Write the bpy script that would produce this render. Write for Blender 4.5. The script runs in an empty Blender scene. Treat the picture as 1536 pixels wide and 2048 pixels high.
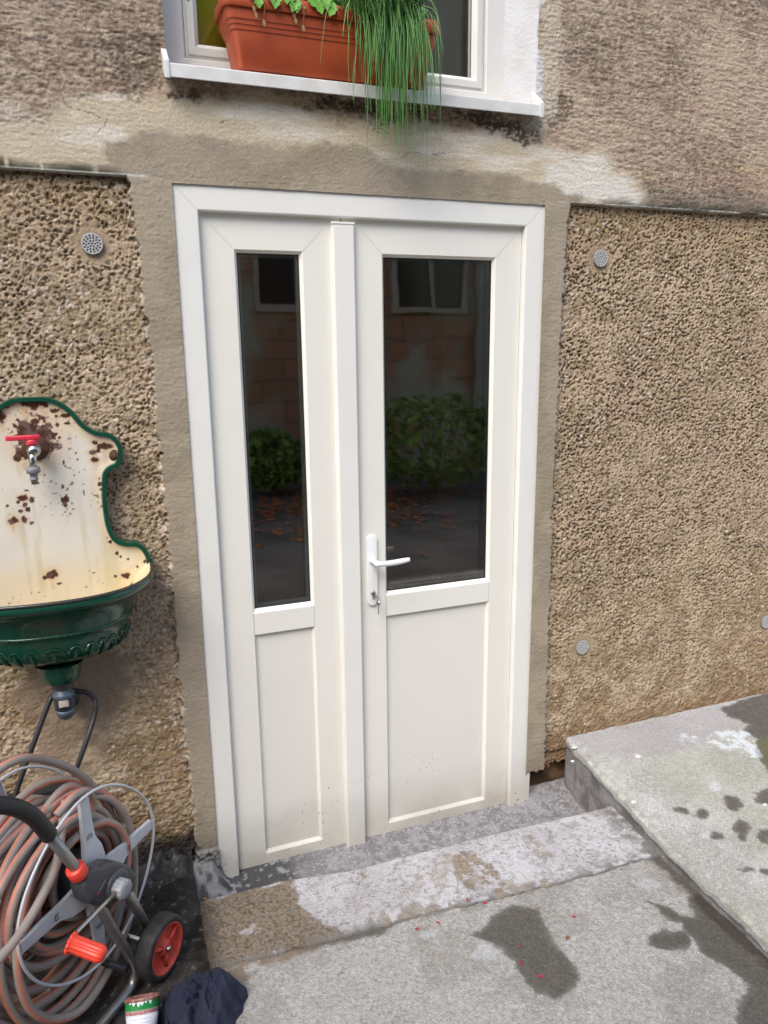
import bpy, bmesh, math, random
import numpy as np
from mathutils import Vector, Matrix

# ------------------------------------------------------------------ scene, camera, light
sc = bpy.context.scene
C = sc.collection
CAM = np.array([-0.2262, -2.1988, 1.6282]); FPX = 1493.9
YAW, PITCH, ROLL = 0.35703, 0.22290, 0.01171
def _basis():
    cy, sy = math.cos(YAW), math.sin(YAW); cp, sp = math.cos(PITCH), math.sin(PITCH)
    f = np.array([sy*cp, cy*cp, -sp]); r = np.array([cy, -sy, 0.]); d = np.cross(f, r)
    cr, sr = math.cos(ROLL), math.sin(ROLL)
    return cr*r + sr*d, -sr*r + cr*d, f
BR, BD, BF = _basis()
cam = bpy.data.cameras.new('camera'); co = bpy.data.objects.new('camera', cam); C.objects.link(co)
co.matrix_world = Matrix(((BR[0], -BD[0], -BF[0], CAM[0]), (BR[1], -BD[1], -BF[1], CAM[1]),
                          (BR[2], -BD[2], -BF[2], CAM[2]), (0, 0, 0, 1)))
cam.sensor_fit = 'VERTICAL'; cam.sensor_height = 36.0; cam.sensor_width = 27.0
cam.lens = FPX/2048*36; cam.clip_start = 0.02; cam.clip_end = 500
sc.camera = co
w = bpy.data.worlds.new('World'); sc.world = w; w.use_nodes = True
nt = w.node_tree; bg = nt.nodes['Background']; sky = nt.nodes.new('ShaderNodeTexSky')
sky.sky_type = 'NISHITA'; sky.sun_disc = False
SUN_EL, SUN_AZ = math.radians(50), math.radians(222)      # azimuth clockwise from +Y
sky.sun_elevation = SUN_EL; sky.sun_rotation = SUN_AZ
sky.air_density = 1.3; sky.dust_density = 2.0; sky.ozone_density = 1.6
nt.links.new(sky.outputs[0], bg.inputs[0]); bg.inputs[1].default_value = 0.15
sl = bpy.data.lights.new('sun', 'SUN'); sl.energy = 1.3; sl.angle = math.radians(32); sl.color = (1, .95, .88)
so = bpy.data.objects.new('sun', sl); C.objects.link(so)
sd = Vector((math.sin(SUN_AZ)*math.cos(SUN_EL), math.cos(SUN_AZ)*math.cos(SUN_EL), math.sin(SUN_EL)))
so.rotation_euler = sd.to_track_quat('Z', 'Y').to_euler(); so.location = (0, -5, 8)
vs = sc.view_settings
vs.view_transform = 'Standard'; vs.look = 'None'; vs.gamma = 1; vs.use_curve_mapping = False
vs.exposure = 1.0

# ---
rng = np.random.default_rng(7); random.seed(7)

# ------------------------------------------------------------------ pixel -> place on a real plane
def ray(px, py): return BR*(px-768)/FPX + BD*(py-1024)/FPX + BF
def W(px, py, y=0.):
    d = ray(px, py); p = CAM + d*(y-CAM[1])/d[1]; return p[0], p[2]
def G(px, py, z):
    d = ray(px, py); p = CAM + d*(z-CAM[2])/d[2]; return p[0], p[1]

# ------------------------------------------------------------------ noise
def _h(ix, iy, s):
    n = (ix.astype(np.int64)*374761393 + iy.astype(np.int64)*668265263 + s*1442695041) & 0xffffffff
    n = ((n ^ (n >> 13))*1274126177) & 0xffffffff
    n = ((n ^ (n >> 15))*2246822519) & 0xffffffff
    return ((n ^ (n >> 16)) & 0xffffff)/float(0xffffff)
def vn(x, y, s=0):
    ix, iy = np.floor(x), np.floor(y); fx, fy = x-ix, y-iy
    fx = fx*fx*fx*(fx*(fx*6-15)+10); fy = fy*fy*fy*(fy*(fy*6-15)+10)
    a, b, c, d = _h(ix, iy, s), _h(ix+1, iy, s), _h(ix, iy+1, s), _h(ix+1, iy+1, s)
    return (a*(1-fx)+b*fx)*(1-fy) + (c*(1-fx)+d*fx)*fy
def fbm(x, y, s=0, o=4, g=.5):
    t = 0; a = 1; n = 0
    for i in range(o):
        t = t + a*vn(x*2**i+i*17.3, y*2**i-i*9.1, s+i); n += a; a *= g
    return t/n
def vor(x, y, s=0):
    ix, iy = np.floor(x), np.floor(y); f1 = np.full(x.shape, 9.); f2 = f1.copy(); idv = np.zeros(x.shape)
    for dx in (-1, 0, 1):
        for dy in (-1, 0, 1):
            cx, cy = ix+dx, iy+dy
            jx, jy = cx+_h(cx, cy, s), cy+_h(cx, cy, s+11)
            d = np.hypot(jx-x, jy-y); r = _h(cx, cy, s+23)
            m = d < f1
            f2 = np.where(m, f1, np.minimum(f2, d)); idv = np.where(m, r, idv); f1 = np.where(m, d, f1)
    return f1, f2, idv
def ss(a, b, x):
    t = np.clip((x-a)/(b-a), 0, 1); return t*t*(3-2*t)
def mix(a, b, t):
    t = np.asarray(t)[..., None] if np.ndim(a) > np.ndim(t) or np.ndim(a) == 1 else t
    return np.asarray(a)*(1-t) + np.asarray(b)*t
def sdist(poly, X, Y):
    """signed distance to polygon, negative inside"""
    poly = np.array(poly); d = np.full(X.shape, 1e9); ins = np.zeros(X.shape, bool)
    n = len(poly)
    for i in range(n):
        ax, ay = poly[i]; bx, by = poly[(i+1) % n]
        ex, ey = bx-ax, by-ay
        t = np.clip(((X-ax)*ex+(Y-ay)*ey)/(ex*ex+ey*ey+1e-12), 0, 1)
        d = np.minimum(d, np.hypot(X-ax-t*ex, Y-ay-t*ey))
        if ay != by:
            c = ((ay > Y) != (by > Y)) & (X < (bx-ax)*(Y-ay)/(by-ay)+ax); ins ^= c
    return np.where(ins, -d, d)

# ------------------------------------------------------------------ objects, parts, tags
def tag(o, label=None, cat=None, group=None, kind=None):
    if label: o['label'] = label
    if cat: o['category'] = cat
    if group: o['group'] = group
    if kind: o['kind'] = kind
    return o
def empty(name, loc=(0, 0, 0), rot=(0, 0, 0)):
    o = bpy.data.objects.new(name, None); o.empty_display_size = .05; C.objects.link(o)
    o.location = loc; o.rotation_euler = rot
    bpy.context.view_layer.update()
    return o
def link(name, me, mats, parent=None, world=True):
    o = bpy.data.objects.new(name, me); C.objects.link(o)
    for m in (mats if isinstance(mats, (list, tuple)) else [mats]): me.materials.append(m)
    if parent is not None:
        o.parent = parent
        if world: o.matrix_parent_inverse = parent.matrix_world.inverted()
    return o
class MB:
    """collects vertices and faces of one mesh"""
    def __init__(s): s.v = []; s.f = []; s.m = []; s.sm = []
    def add(s, vs, fs, mi=0, smooth=True):
        b = len(s.v); s.v += [tuple(float(c) for c in q) for q in vs]
        s.f += [tuple(b+i for i in q) for q in fs]
        s.m += ([mi]*len(fs) if isinstance(mi, int) else list(mi)); s.sm += [smooth]*len(fs)
        return s
    def box(s, x0, x1, y0, y1, z0, z1, mi=0, bev=0.0, M=None):
        bm = bmesh.new(); bmesh.ops.create_cube(bm, size=1)
        for v in bm.verts:
            v.co = Vector(((x0+x1)/2+v.co.x*(x1-x0), (y0+y1)/2+v.co.y*(y1-y0), (z0+z1)/2+v.co.z*(z1-z0)))
        if bev: bmesh.ops.bevel(bm, geom=bm.edges[:], offset=bev, segments=2, affect='EDGES', profile=.6)
        if M is not None: bmesh.ops.transform(bm, matrix=M, verts=bm.verts)
        s.bm(bm, mi, False); return s
    def bm(s, bm, mi=0, smooth=False):
        bm.verts.index_update()
        s.add([v.co for v in bm.verts], [[v.index for v in f.verts] for f in bm.faces], mi, smooth); bm.free(); return s
    def tube(s, pts, r, seg=10, closed=False, mi=0, caps=True, twist=0.0, mifun=None):
        P = np.array(pts, float); n = len(P)
        R_ = np.full(n, r) if np.isscalar(r) else np.array(r, float)
        T = np.zeros_like(P)
        if closed: T = np.roll(P, -1, 0)-np.roll(P, 1, 0)
        else: T[1:-1] = P[2:]-P[:-2]; T[0] = P[1]-P[0]; T[-1] = P[-1]-P[-2]
        T /= np.linalg.norm(T, axis=1)[:, None]+1e-12
        up = np.array([0, 0, 1.]) if abs(T[0][2]) < .9 else np.array([1., 0, 0])
        N = np.cross(T[0], up); N /= np.linalg.norm(N); vs = []
        for i in range(n):
            N = N-T[i]*(N@T[i]); N /= np.linalg.norm(N)+1e-12; B = np.cross(T[i], N)
            for k in range(seg):
                a = 2*math.pi*k/seg + twist*i
                vs.append(P[i]+R_[i]*(math.cos(a)*N+math.sin(a)*B))
        fs = []; ms = []
        for i in range(n if closed else n-1):
            j = (i+1) % n
            for k in range(seg):
                k2 = (k+1) % seg
                fs.append((i*seg+k, i*seg+k2, j*seg+k2, j*seg+k)); ms.append(mifun(k) if mifun else mi)
        if caps and not closed:
            fs.append(tuple(range(seg))[::-1]); ms.append(mi); fs.append(tuple((n-1)*seg+k for k in range(seg))); ms.append(mi)
        return s.add(vs, fs, ms)
    def lathe(s, prof, o, ax, seg=24, mi=0, caps=True, rib=0, nrib=0, mis=None):
        """profile [(along, radius)] round axis ax from o"""
        o = np.array(o, float); ax = np.array(ax, float); ax /= np.linalg.norm(ax)
        u = np.cross(ax, (0, 0, 1) if abs(ax[2]) < .9 else (1, 0, 0)); u /= np.linalg.norm(u); v = np.cross(ax, u)
        vs = []
        for t, r in prof:
            for k in range(seg):
                a = 2*math.pi*k/seg; rr = r*(1+rib*(1 if (k*nrib*2//seg) % 2 else 0)) if rib else r
                vs.append(o+ax*t+rr*(math.cos(a)*u+math.sin(a)*v))
        fs = []; ms = []
        for i in range(len(prof)-1):
            for k in range(seg):
                k2 = (k+1) % seg; fs.append((i*seg+k, i*seg+k2, (i+1)*seg+k2, (i+1)*seg+k)); ms.append(mis[i] if mis else mi)
        if caps:
            fs.append(tuple(range(seg))[::-1]); ms.append(ms[0]); fs.append(tuple((len(prof)-1)*seg+k for k in range(seg))); ms.append(ms[-2])
        return s.add(vs, fs, ms)
    def ring(s, x0, x1, z0, z1, prof, mi=0, mis=None):
        """mitred rectangular frame in the xz plane; prof = [(inset, y)]"""
        vs = []; fs = []; ms = []
        for d, y in prof:
            vs += [(x0+d, y, z0+d), (x1-d, y, z0+d), (x1-d, y, z1-d), (x0+d, y, z1-d)]
        for i in range(len(prof)-1):
            for k in range(4):
                k2 = (k+1) % 4; fs.append((i*4+k, i*4+k2, (i+1)*4+k2, (i+1)*4+k)); ms.append(mis[i] if mis else mi)
        return s.add(vs, fs, ms, False)
    def prism(s, poly, fr, a0, a1, mi=0, bev=0.0):
        """poly (p,q) extruded; fr maps (a,p,q) -> xyz"""
        bm = bmesh.new(); vs = [bm.verts.new(Vector([float(c) for c in fr(a0, p, q)])) for p, q in poly]
        f = bm.faces.new(vs); r = bmesh.ops.extrude_face_region(bm, geom=[f])
        d = Vector([float(c) for c in (np.array(fr(a1, 0, 0))-np.array(fr(a0, 0, 0)))])
        bmesh.ops.translate(bm, vec=d, verts=[e for e in r['geom'] if isinstance(e, bmesh.types.BMVert)])
        bmesh.ops.recalc_face_normals(bm, faces=bm.faces[:])
        if bev: bmesh.ops.bevel(bm, geom=bm.edges[:], offset=bev, segments=3, affect='EDGES', profile=.5, clamp_overlap=True)
        return s.bm(bm, mi, bool(bev))
    def build(s, name, mats, parent=None, auto=None):
        me = bpy.data.meshes.new(name); me.from_pydata(s.v, [], s.f); me.update()
        me.polygons.foreach_set('material_index', s.m); me.polygons.foreach_set('use_smooth', s.sm)
        bm = bmesh.new(); bm.from_mesh(me); bmesh.ops.recalc_face_normals(bm, faces=bm.faces[:]); bm.to_mesh(me); bm.free()
        if auto: me.set_sharp_from_angle(angle=math.radians(auto))
        return link(name, me, mats, parent)
def gridmesh(name, X, Y, Z, mats, parent=None, col=None, wet=None, keep=None, smooth=True, flip=False):
    n, m = X.shape
    idx = np.arange(n*m).reshape(n, m)
    q = np.stack([idx[:-1, :-1], idx[:-1, 1:], idx[1:, 1:], idx[1:, :-1]], -1)
    if flip: q = q[..., ::-1]
    q = q[keep] if keep is not None else q.reshape(-1, 4)
    used = np.unique(q); mp = np.full(n*m, -1); mp[used] = np.arange(len(used)); q = mp[q]
    V = np.stack([X, Y, Z], -1).reshape(-1, 3)[used]
    me = bpy.data.meshes.new(name)
    me.vertices.add(len(V)); me.vertices.foreach_set('co', V.astype(np.float32).ravel())
    me.loops.add(q.size); me.loops.foreach_set('vertex_index', q.astype(np.int32).ravel())
    me.polygons.add(len(q)); me.polygons.foreach_set('loop_start', np.arange(0, q.size, 4, dtype=np.int32))
    me.polygons.foreach_set('use_smooth', np.full(len(q), smooth))
    me.update(calc_edges=True)
    if col is not None:
        a = me.color_attributes.new('Col', 'FLOAT_COLOR', 'POINT')
        c = np.ones((len(V), 4), np.float32); c[:, :3] = np.clip(col.reshape(-1, 3)[used], 0, 1)
        a.data.foreach_set('color', c.ravel())
    if wet is not None:
        a = me.attributes.new('wet', 'FLOAT', 'POINT'); a.data.foreach_set('value', wet.reshape(-1)[used].astype(np.float32))
    return link(name, me, mats, parent)
def nonuni(parts):
    r = []
    for a, b, st in parts:
        n = max(1, int(round(abs(b-a)/st))); r += list(np.linspace(a, b, n, endpoint=False))
    r.append(parts[-1][1]); return np.array(r)
def snap(arr, vals):
    for v_ in vals: arr[np.argmin(abs(arr-v_))] = v_
    return arr

# ------------------------------------------------------------------ materials
def srgb(r, g, b):
    f = lambda c: c/12.92 if c <= .04045 else ((c+.055)/1.055)**2.4
    return np.array([f(r/255), f(g/255), f(b/255)])
def mat(name, col=(.5, .5, .5), rough=.5, metal=0., bump=None, var=None, spec=.5, coat=0.):
    """col linear rgb; bump [(scale, strength)], var (scale, amount)"""
    m = bpy.data.materials.new(name); m.use_nodes = True; n = m.node_tree.nodes; l = m.node_tree.links
    b = n['Principled BSDF']; b.inputs['Base Color'].default_value = (*[float(c) for c in col], 1)
    b.inputs['Roughness'].default_value = rough; b.inputs['Metallic'].default_value = metal
    b.inputs['Specular IOR Level'].default_value = spec; b.inputs['Coat Weight'].default_value = coat
    tc = n.new('ShaderNodeTexCoord')
    if var:
        no = n.new('ShaderNodeTexNoise'); no.inputs['Scale'].default_value = var[0]; no.inputs['Detail'].default_value = 6
        l.new(tc.outputs['Object'], no.inputs['Vector'])
        mx = n.new('ShaderNodeMix'); mx.data_type = 'RGBA'
        c2 = var[2] if len(var) > 2 else [c*.5 for c in col]
        mx.inputs[6].default_value = (*[float(c) for c in col], 1); mx.inputs[7].default_value = (*[float(c) for c in c2], 1)
        rp = n.new('ShaderNodeMapRange'); rp.inputs[1].default_value = .4; rp.inputs[2].default_value = .75
        rp.inputs[4].default_value = var[1]
        l.new(no.outputs['Fac'], rp.inputs[0]); l.new(rp.outputs[0], mx.inputs[0]); l.new(mx.outputs[2], b.inputs['Base Color'])
    if bump:
        prev = None
        for sc_, st in bump:
            no = n.new('ShaderNodeTexNoise'); no.inputs['Scale'].default_value = sc_; no.inputs['Detail'].default_value = 5
            l.new(tc.outputs['Object'], no.inputs['Vector'])
            bu = n.new('ShaderNodeBump'); bu.inputs['Strength'].default_value = st; bu.inputs['Distance'].default_value = .01
            l.new(no.outputs['Fac'], bu.inputs['Height'])
            if prev: l.new(prev.outputs[0], bu.inputs['Normal'])
            prev = bu
        l.new(prev.outputs[0], b.inputs['Normal'])
    return m
def attr_mat(name, rough=.9, bumps=((300, .3, (1, 1, 1)),), grain=(400, .25), speck=None, wetrough=None):
    """colour from the mesh's own 'Col' attribute, with fine procedural grain and relief"""
    m = bpy.data.materials.new(name); m.use_nodes = True; n = m.node_tree.nodes; l = m.node_tree.links
    b = n['Principled BSDF']; b.inputs['Roughness'].default_value = rough; b.inputs['Specular IOR Level'].default_value = .3
    at = n.new('ShaderNodeAttribute'); at.attribute_name = 'Col'; tc = n.new('ShaderNodeTexCoord')
    no = n.new('ShaderNodeTexNoise'); no.inputs['Scale'].default_value = grain[0]; no.inputs['Detail'].default_value = 4
    l.new(tc.outputs['Object'], no.inputs['Vector'])
    mr = n.new('ShaderNodeMapRange'); mr.inputs[1].default_value = .25; mr.inputs[2].default_value = .75
    mr.inputs[3].default_value = 1-grain[1]; mr.inputs[4].default_value = 1+grain[1]
    l.new(no.outputs['Fac'], mr.inputs[0])
    vm = n.new('ShaderNodeVectorMath'); vm.operation = 'SCALE'
    l.new(at.outputs['Color'], vm.inputs[0]); l.new(mr.outputs[0], vm.inputs['Scale']); out = vm.outputs[0]
    if speck:
        for scl, thr, colr in speck:
            vo = n.new('ShaderNodeTexVoronoi'); vo.inputs['Scale'].default_value = scl; l.new(tc.outputs['Object'], vo.inputs['Vector'])
            lt = n.new('ShaderNodeMapRange'); lt.inputs[1].default_value = thr; lt.inputs[2].default_value = thr*.6
            l.new(vo.outputs['Distance'], lt.inputs[0])
            # only some cells
            sp = n.new('ShaderNodeSeparateColor'); l.new(vo.outputs['Color'], sp.inputs[0])
            gt = n.new('ShaderNodeMath'); gt.operation = 'GREATER_THAN'; gt.inputs[1].default_value = .55; l.new(sp.outputs[0], gt.inputs[0])
            mu = n.new('ShaderNodeMath'); mu.operation = 'MULTIPLY'; l.new(lt.outputs[0], mu.inputs[0]); l.new(gt.outputs[0], mu.inputs[1])
            mx = n.new('ShaderNodeMix'); mx.data_type = 'RGBA'; mx.inputs[7].default_value = (*colr, 1)
            l.new(mu.outputs[0], mx.inputs[0]); l.new(out, mx.inputs[6]); out = mx.outputs[2]
    l.new(out, b.inputs['Base Color'])
    if wetrough is not None:
        wa = n.new('ShaderNodeAttribute'); wa.attribute_name = 'wet'; r2 = n.new('ShaderNodeMapRange')
        r2.inputs[3].default_value = rough; r2.inputs[4].default_value = wetrough
        l.new(wa.outputs['Fac'], r2.inputs[0]); l.new(r2.outputs[0], b.inputs['Roughness'])
    prev = None
    for scl, st, sv in bumps:
        mp = n.new('ShaderNodeMapping'); mp.inputs['Scale'].default_value = sv; l.new(tc.outputs['Object'], mp.inputs[0])
        no = n.new('ShaderNodeTexNoise'); no.inputs['Scale'].default_value = scl; no.inputs['Detail'].default_value = 5
        l.new(mp.outputs[0], no.inputs['Vector'])
        bu = n.new('ShaderNodeBump'); bu.inputs['Strength'].default_value = st; bu.inputs['Distance'].default_value = .004
        l.new(no.outputs['Fac'], bu.inputs['Height'])
        if prev: l.new(prev.outputs[0], bu.inputs['Normal'])
        prev = bu
    if prev: l.new(prev.outputs[0], b.inputs['Normal'])
    return m
def glass_mat(name, tint=(.9, .93, .92), boost=1.0):
    m = bpy.data.materials.new(name); m.use_nodes = True; n = m.node_tree.nodes; l = m.node_tree.links
    n.remove(n['Principled BSDF']); out = n['Material Output']
    tr = n.new('ShaderNodeBsdfTransparent'); tr.inputs[0].default_value = (*tint, 1)
    gl = n.new('ShaderNodeBsdfGlossy'); gl.inputs['Roughness'].default_value = .0
    fr = n.new('ShaderNodeFresnel'); fr.inputs[0].default_value = 1.5
    mu = n.new('ShaderNodeMath'); mu.operation = 'MULTIPLY'; mu.inputs[1].default_value = boost; mu.use_clamp = True
    tcg = n.new('ShaderNodeTexCoord'); ng = n.new('ShaderNodeTexNoise'); ng.inputs['Scale'].default_value = 3.5; ng.inputs['Detail'].default_value = 1; l.new(tcg.outputs['Object'], ng.inputs['Vector'])
    bg_ = n.new('ShaderNodeBump'); bg_.inputs['Strength'].default_value = .35; bg_.inputs['Distance'].default_value = .004; l.new(ng.outputs['Fac'], bg_.inputs['Height']); l.new(bg_.outputs[0], gl.inputs['Normal']); gl.inputs['Roughness'].default_value = .02; gl.inputs['Color'].default_value = (.98, .90, .81, 1)
    mx = n.new('ShaderNodeMixShader'); l.new(fr.outputs[0], mu.inputs[0]); l.new(mu.outputs[0], mx.inputs[0])
    l.new(tr.outputs[0], mx.inputs[1]); l.new(gl.outputs[0], mx.inputs[2]); l.new(mx.outputs[0], out.inputs[0])
    return m

PVC = mat('white_pvc', (.81, .80, .75), .33, var=(9, .22, (.66, .63, .57)), bump=[(6, .02)])
PVCL = mat('bounce_tinted_pvc', (.81, .79, .72), .33, var=(9, .3, (.76, .735, .65)), bump=[(6, .02)])  # leaf PVC, warm bounce light put into a creamier colour
M_seam = mat('mitre_seam', (.42, .40, .36), .6)
M_panel = mat('door_panel', (.775, .75, .69), .40, var=(5, .35, (.74, .71, .64)))
M_gasket = mat('rubber_gasket', (.02, .022, .022), .6)
M_spacer = mat('glazing_spacer', (.16, .19, .18), .35, metal=.6)
def mud(m, ztop):
    n = m.node_tree.nodes; l = m.node_tree.links; b = n['Principled BSDF']; src = b.inputs['Base Color'].links[0].from_socket
    tc = n.new('ShaderNodeTexCoord'); sx = n.new('ShaderNodeSeparateXYZ'); l.new(tc.outputs['Object'], sx.inputs[0])
    vo = n.new('ShaderNodeTexVoronoi'); vo.inputs['Scale'].default_value = 88; l.new(tc.outputs['Object'], vo.inputs['Vector'])
    sp = n.new('ShaderNodeSeparateColor'); l.new(vo.outputs['Color'], sp.inputs[0])
    zr = n.new('ShaderNodeMapRange'); zr.inputs[1].default_value = ztop; zr.inputs[2].default_value = -.1; zr.inputs[3].default_value = .0; zr.inputs[4].default_value = .36; l.new(sx.outputs[2], zr.inputs[0])
    mu = n.new('ShaderNodeMath'); mu.operation = 'MULTIPLY'; nz = n.new('ShaderNodeTexNoise'); nz.inputs['Scale'].default_value = 4.5; nz.inputs['Detail'].default_value = 3; l.new(tc.outputs['Object'], nz.inputs['Vector']); nr = n.new('ShaderNodeMapRange'); nr.inputs[1].default_value = .42; nr.inputs[2].default_value = .62; l.new(nz.outputs['Fac'], nr.inputs[0]); mz = n.new('ShaderNodeMath'); mz.operation = 'MULTIPLY'; l.new(zr.outputs[0], mz.inputs[0]); l.new(nr.outputs[0], mz.inputs[1]); l.new(mz.outputs[0], mu.inputs[0]); pw2 = n.new('ShaderNodeMath'); pw2.operation = 'POWER'; pw2.inputs[1].default_value = 2.; l.new(sp.outputs[0], pw2.inputs[0]); l.new(pw2.outputs[0], mu.inputs[1])
    lt = n.new('ShaderNodeMath'); lt.operation = 'LESS_THAN'; l.new(vo.outputs['Distance'], lt.inputs[0]); l.new(mu.outputs[0], lt.inputs[1])
    no = n.new('ShaderNodeTexNoise'); no.inputs['Scale'].default_value = 7; no.inputs['Detail'].default_value = 6; l.new(tc.outputs['Object'], no.inputs['Vector'])
    z2 = n.new('ShaderNodeMapRange'); z2.inputs[1].default_value = .12; z2.inputs[2].default_value = -.09; z2.inputs[4].default_value = 1.25; l.new(sx.outputs[2], z2.inputs[0])
    m2 = n.new('ShaderNodeMath'); m2.operation = 'MULTIPLY'; l.new(z2.outputs[0], m2.inputs[0]); l.new(no.outputs['Fac'], m2.inputs[1])
    x1 = n.new('ShaderNodeMix'); x1.data_type = 'RGBA'; x1.inputs[7].default_value = (.42, .38, .31, 1); l.new(m2.outputs[0], x1.inputs[0]); l.new(src, x1.inputs[6])
    x2 = n.new('ShaderNodeMix'); x2.data_type = 'RGBA'; x2.inputs[7].default_value = (.10, .08, .06, 1); l.new(lt.outputs[0], x2.inputs[0]); l.new(x1.outputs[2], x2.inputs[6]); l.new(x2.outputs[2], b.inputs['Base Color'])
mud(PVC, .45); mud(PVCL, .5); mud(M_panel, .6)
M_glass = glass_mat('pane_glass', tint=(.86, .88, .86), boost=4.4)
M_handle = mat('white_handle', (.82, .82, .81), .28)
M_steel = mat('steel', (.55, .53, .5), .28, metal=1.)
M_steel_dull = mat('dull_tube', (.36, .35, .34), .38, metal=.85, var=(40, .5, (.2, .19, .18)), bump=[(200, .05)])
M_black = mat('black_plastic', (.018, .019, .021), .42, var=(30, .4, (.04, .04, .04)), bump=[(150, .06)])
M_foam = mat('black_foam', (.012, .013, .016), .5, bump=[(500, .12)], var=(60, .4, (.035, .035, .035)))
M_char = mat('charcoal_plastic', (.048, .052, .06), .42, var=(25, .5, (.085, .085, .085)), bump=[(300, .08)])
M_red = mat('orange_red_plastic', (.80, .065, .035), .38, var=(40, .35, (.5, .05, .03)))
M_tapred = mat('red_lever', (.60, .035, .06), .35)
M_lgrey = mat('light_grey_metal', (.56, .58, .61), .38, metal=.15, var=(25, .5, (.42, .43, .44)))
M_hose = mat('hose_grey', (.30, .255, .225), .55, var=(22, .6, (.19, .155, .13)), bump=[(120, .05)])
M_stripe = mat('hose_stripe', (.54, .20, .14), .55, var=(30, .6, (.38, .15, .11)))
M_tyre = mat('tyre', (.02, .02, .022), .62, var=(45, .6, (.06, .055, .05)), bump=[(200, .15)])
M_wheelred = mat('wheel_red', (.62, .06, .035), .5, var=(50, .7, (.30, .06, .04)))
M_green = mat('green_enamel', (.004, .062, .036), .16, var=(60, .35, (.012, .05, .035)), bump=[(60, .12)], coat=.3)
M_pvcgrey = mat('grey_drain', (.075, .10, .135), .4, var=(70, .4, (.11, .12, .13)))
M_rustdark = mat('rusty_iron', (.07, .03, .018), .8, var=(80, .8, (.16, .06, .025)), bump=[(300, .4)])
M_thread = mat('galvanised', (.12, .11, .10), .5, metal=.6, var=(100, .6, (.05, .04, .035)))
M_sticker = mat('sticker', (.55, .48, .42), .7, var=(120, .6, (.25, .2, .17)))
M_terra = mat('terracotta_plastic', (.43, .075, .022), .5, var=(9, .75, (.29, .045, .014)), bump=[(8, .04)])
M_soil = mat('potting_soil', (.02, .014, .01), .95, bump=[(200, .8)])
M_chive = mat('chive_green', (.085, .25, .045), .42, var=(25, .6, (.14, .33, .06)))
M_chive3 = mat('chive_dead', (.34, .27, .10), .7)
M_chive2 = mat('chive_pale', (.17, .38, .10), .42, var=(25, .6, (.09, .22, .05)))
M_herb = mat('herb_leaf', (.13, .34, .035), .42, var=(60, .6, (.22, .46, .06)), bump=[(120, .25)])
M_dry = mat('dried_stem', (.30, .22, .10), .8)
M_sill = mat('sill_white', (.72, .72, .70), .35, var=(18, .5, (.48, .44, .38)))
M_winframe = mat('window_pvc', (.68, .67, .63), .38, var=(8, .3, (.55, .54, .50)))
M_olive = mat('olive_blind', (.85, .78, .02), .7, bump=[(6, .1)])
M_curtain = mat('grey_curtain', (.55, .53, .48), .9, bump=[(15, .3)])
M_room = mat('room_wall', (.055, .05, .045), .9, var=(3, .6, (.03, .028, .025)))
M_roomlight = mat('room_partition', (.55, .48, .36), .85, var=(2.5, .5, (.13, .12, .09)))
M_vent = mat('vent_plastic', (.33, .33, .33), .5, var=(150, .5, (.22, .21, .2)))
M_hole = mat('vent_hole', (.01, .01, .01), .9)
M_rag = mat('navy_cloth', (.009, .013, .036), .9, var=(22, .55, (.028, .030, .042)), bump=[(600, .35), (60, .3)])
M_petal = mat('red_petal', (.45, .01, .04), .5)
M_dryleaf = mat('dry_leaf', (.26, .10, .04), .8, var=(150, .7, (.10, .045, .025)))
M_chip = mat('plaster_chip', (.7, .68, .64), .9, bump=[(300, .3)])
M_key = mat('key_metal', (.50, .47, .43), .3, metal=1.)

# ================================================================== STRUCTURE
# ---------------- the house wall: one relief grid, split into its renders
xs = snap(nonuni([(-4, -.75, .12), (-.75, 2.65, .0029), (2.65, 6, .12)]), [0.0, 1.153, .007, 1.105])
zs = snap(nonuni([(-.30, -.16, .03), (-.16, 2.78, .0029), (2.78, 6.5, .12)]), [2.05, 2.062, 2.335])
XX, ZZ = np.meshgrid(xs, zs)
lz = np.array([-.3, .126, .564, 1.043, 1.616, 2.002, 2.062]); lx = np.array([-.06, -.066, -.074, -.077, -.089, -.107, -.112])
rz = np.array([-.3, .109, .517, 1.082, 1.597, 1.995, 2.062]); rx = np.array([1.238, 1.237, 1.23, 1.227, 1.233, 1.242, 1.252])
XL = np.interp(ZZ, lz, lx) + .014*(fbm(ZZ*28, XX*10, 5, 4)-.5) + .012*(vn(ZZ*110, XX*60, 6)-.5)
XR = np.interp(ZZ, rz, rx) + .012*(fbm(ZZ*30, XX*10, 15, 4)-.5) + .012*(vn(ZZ*120, XX*60, 16)-.5)
rough_m = (ZZ < 2.062) & ((XX < XL) | (XX > XR))
upper_m = ZZ >= 2.062
edge_d = np.where(XX < .5, XL-XX, XX-XR)                    # distance into the roughcast
# roughcast relief: sponge of pits between mortar ridges
wx = XX + .004*(vn(XX*120, ZZ*120, 31)-.5)*2; wz = ZZ + .004*(vn(XX*120+5, ZZ*120, 32)-.5)*2
pz = ss(.15, .9, fbm(XX*1.6, ZZ*1.6, 90, 3))
left = XX < .5
f1, f2, cid = vor(wx*np.where(left, 78, 84), wz*np.where(left, 84, 92), 40)
g1, g2, gid = vor(wx*150, wz*165, 44)
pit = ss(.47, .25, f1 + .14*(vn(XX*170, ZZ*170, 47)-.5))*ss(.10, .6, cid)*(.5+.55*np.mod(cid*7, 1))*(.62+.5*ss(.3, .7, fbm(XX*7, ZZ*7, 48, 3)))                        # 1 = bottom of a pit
pit2 = ss(.6, .1, g1)*(.3+.7*gid)
ridge = ss(.25, .0, f2-f1)
n_r = fbm(XX*30, ZZ*30, 66, 3)
amp = .6+.8*fbm(XX*5, ZZ*5, 60, 3)
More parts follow.
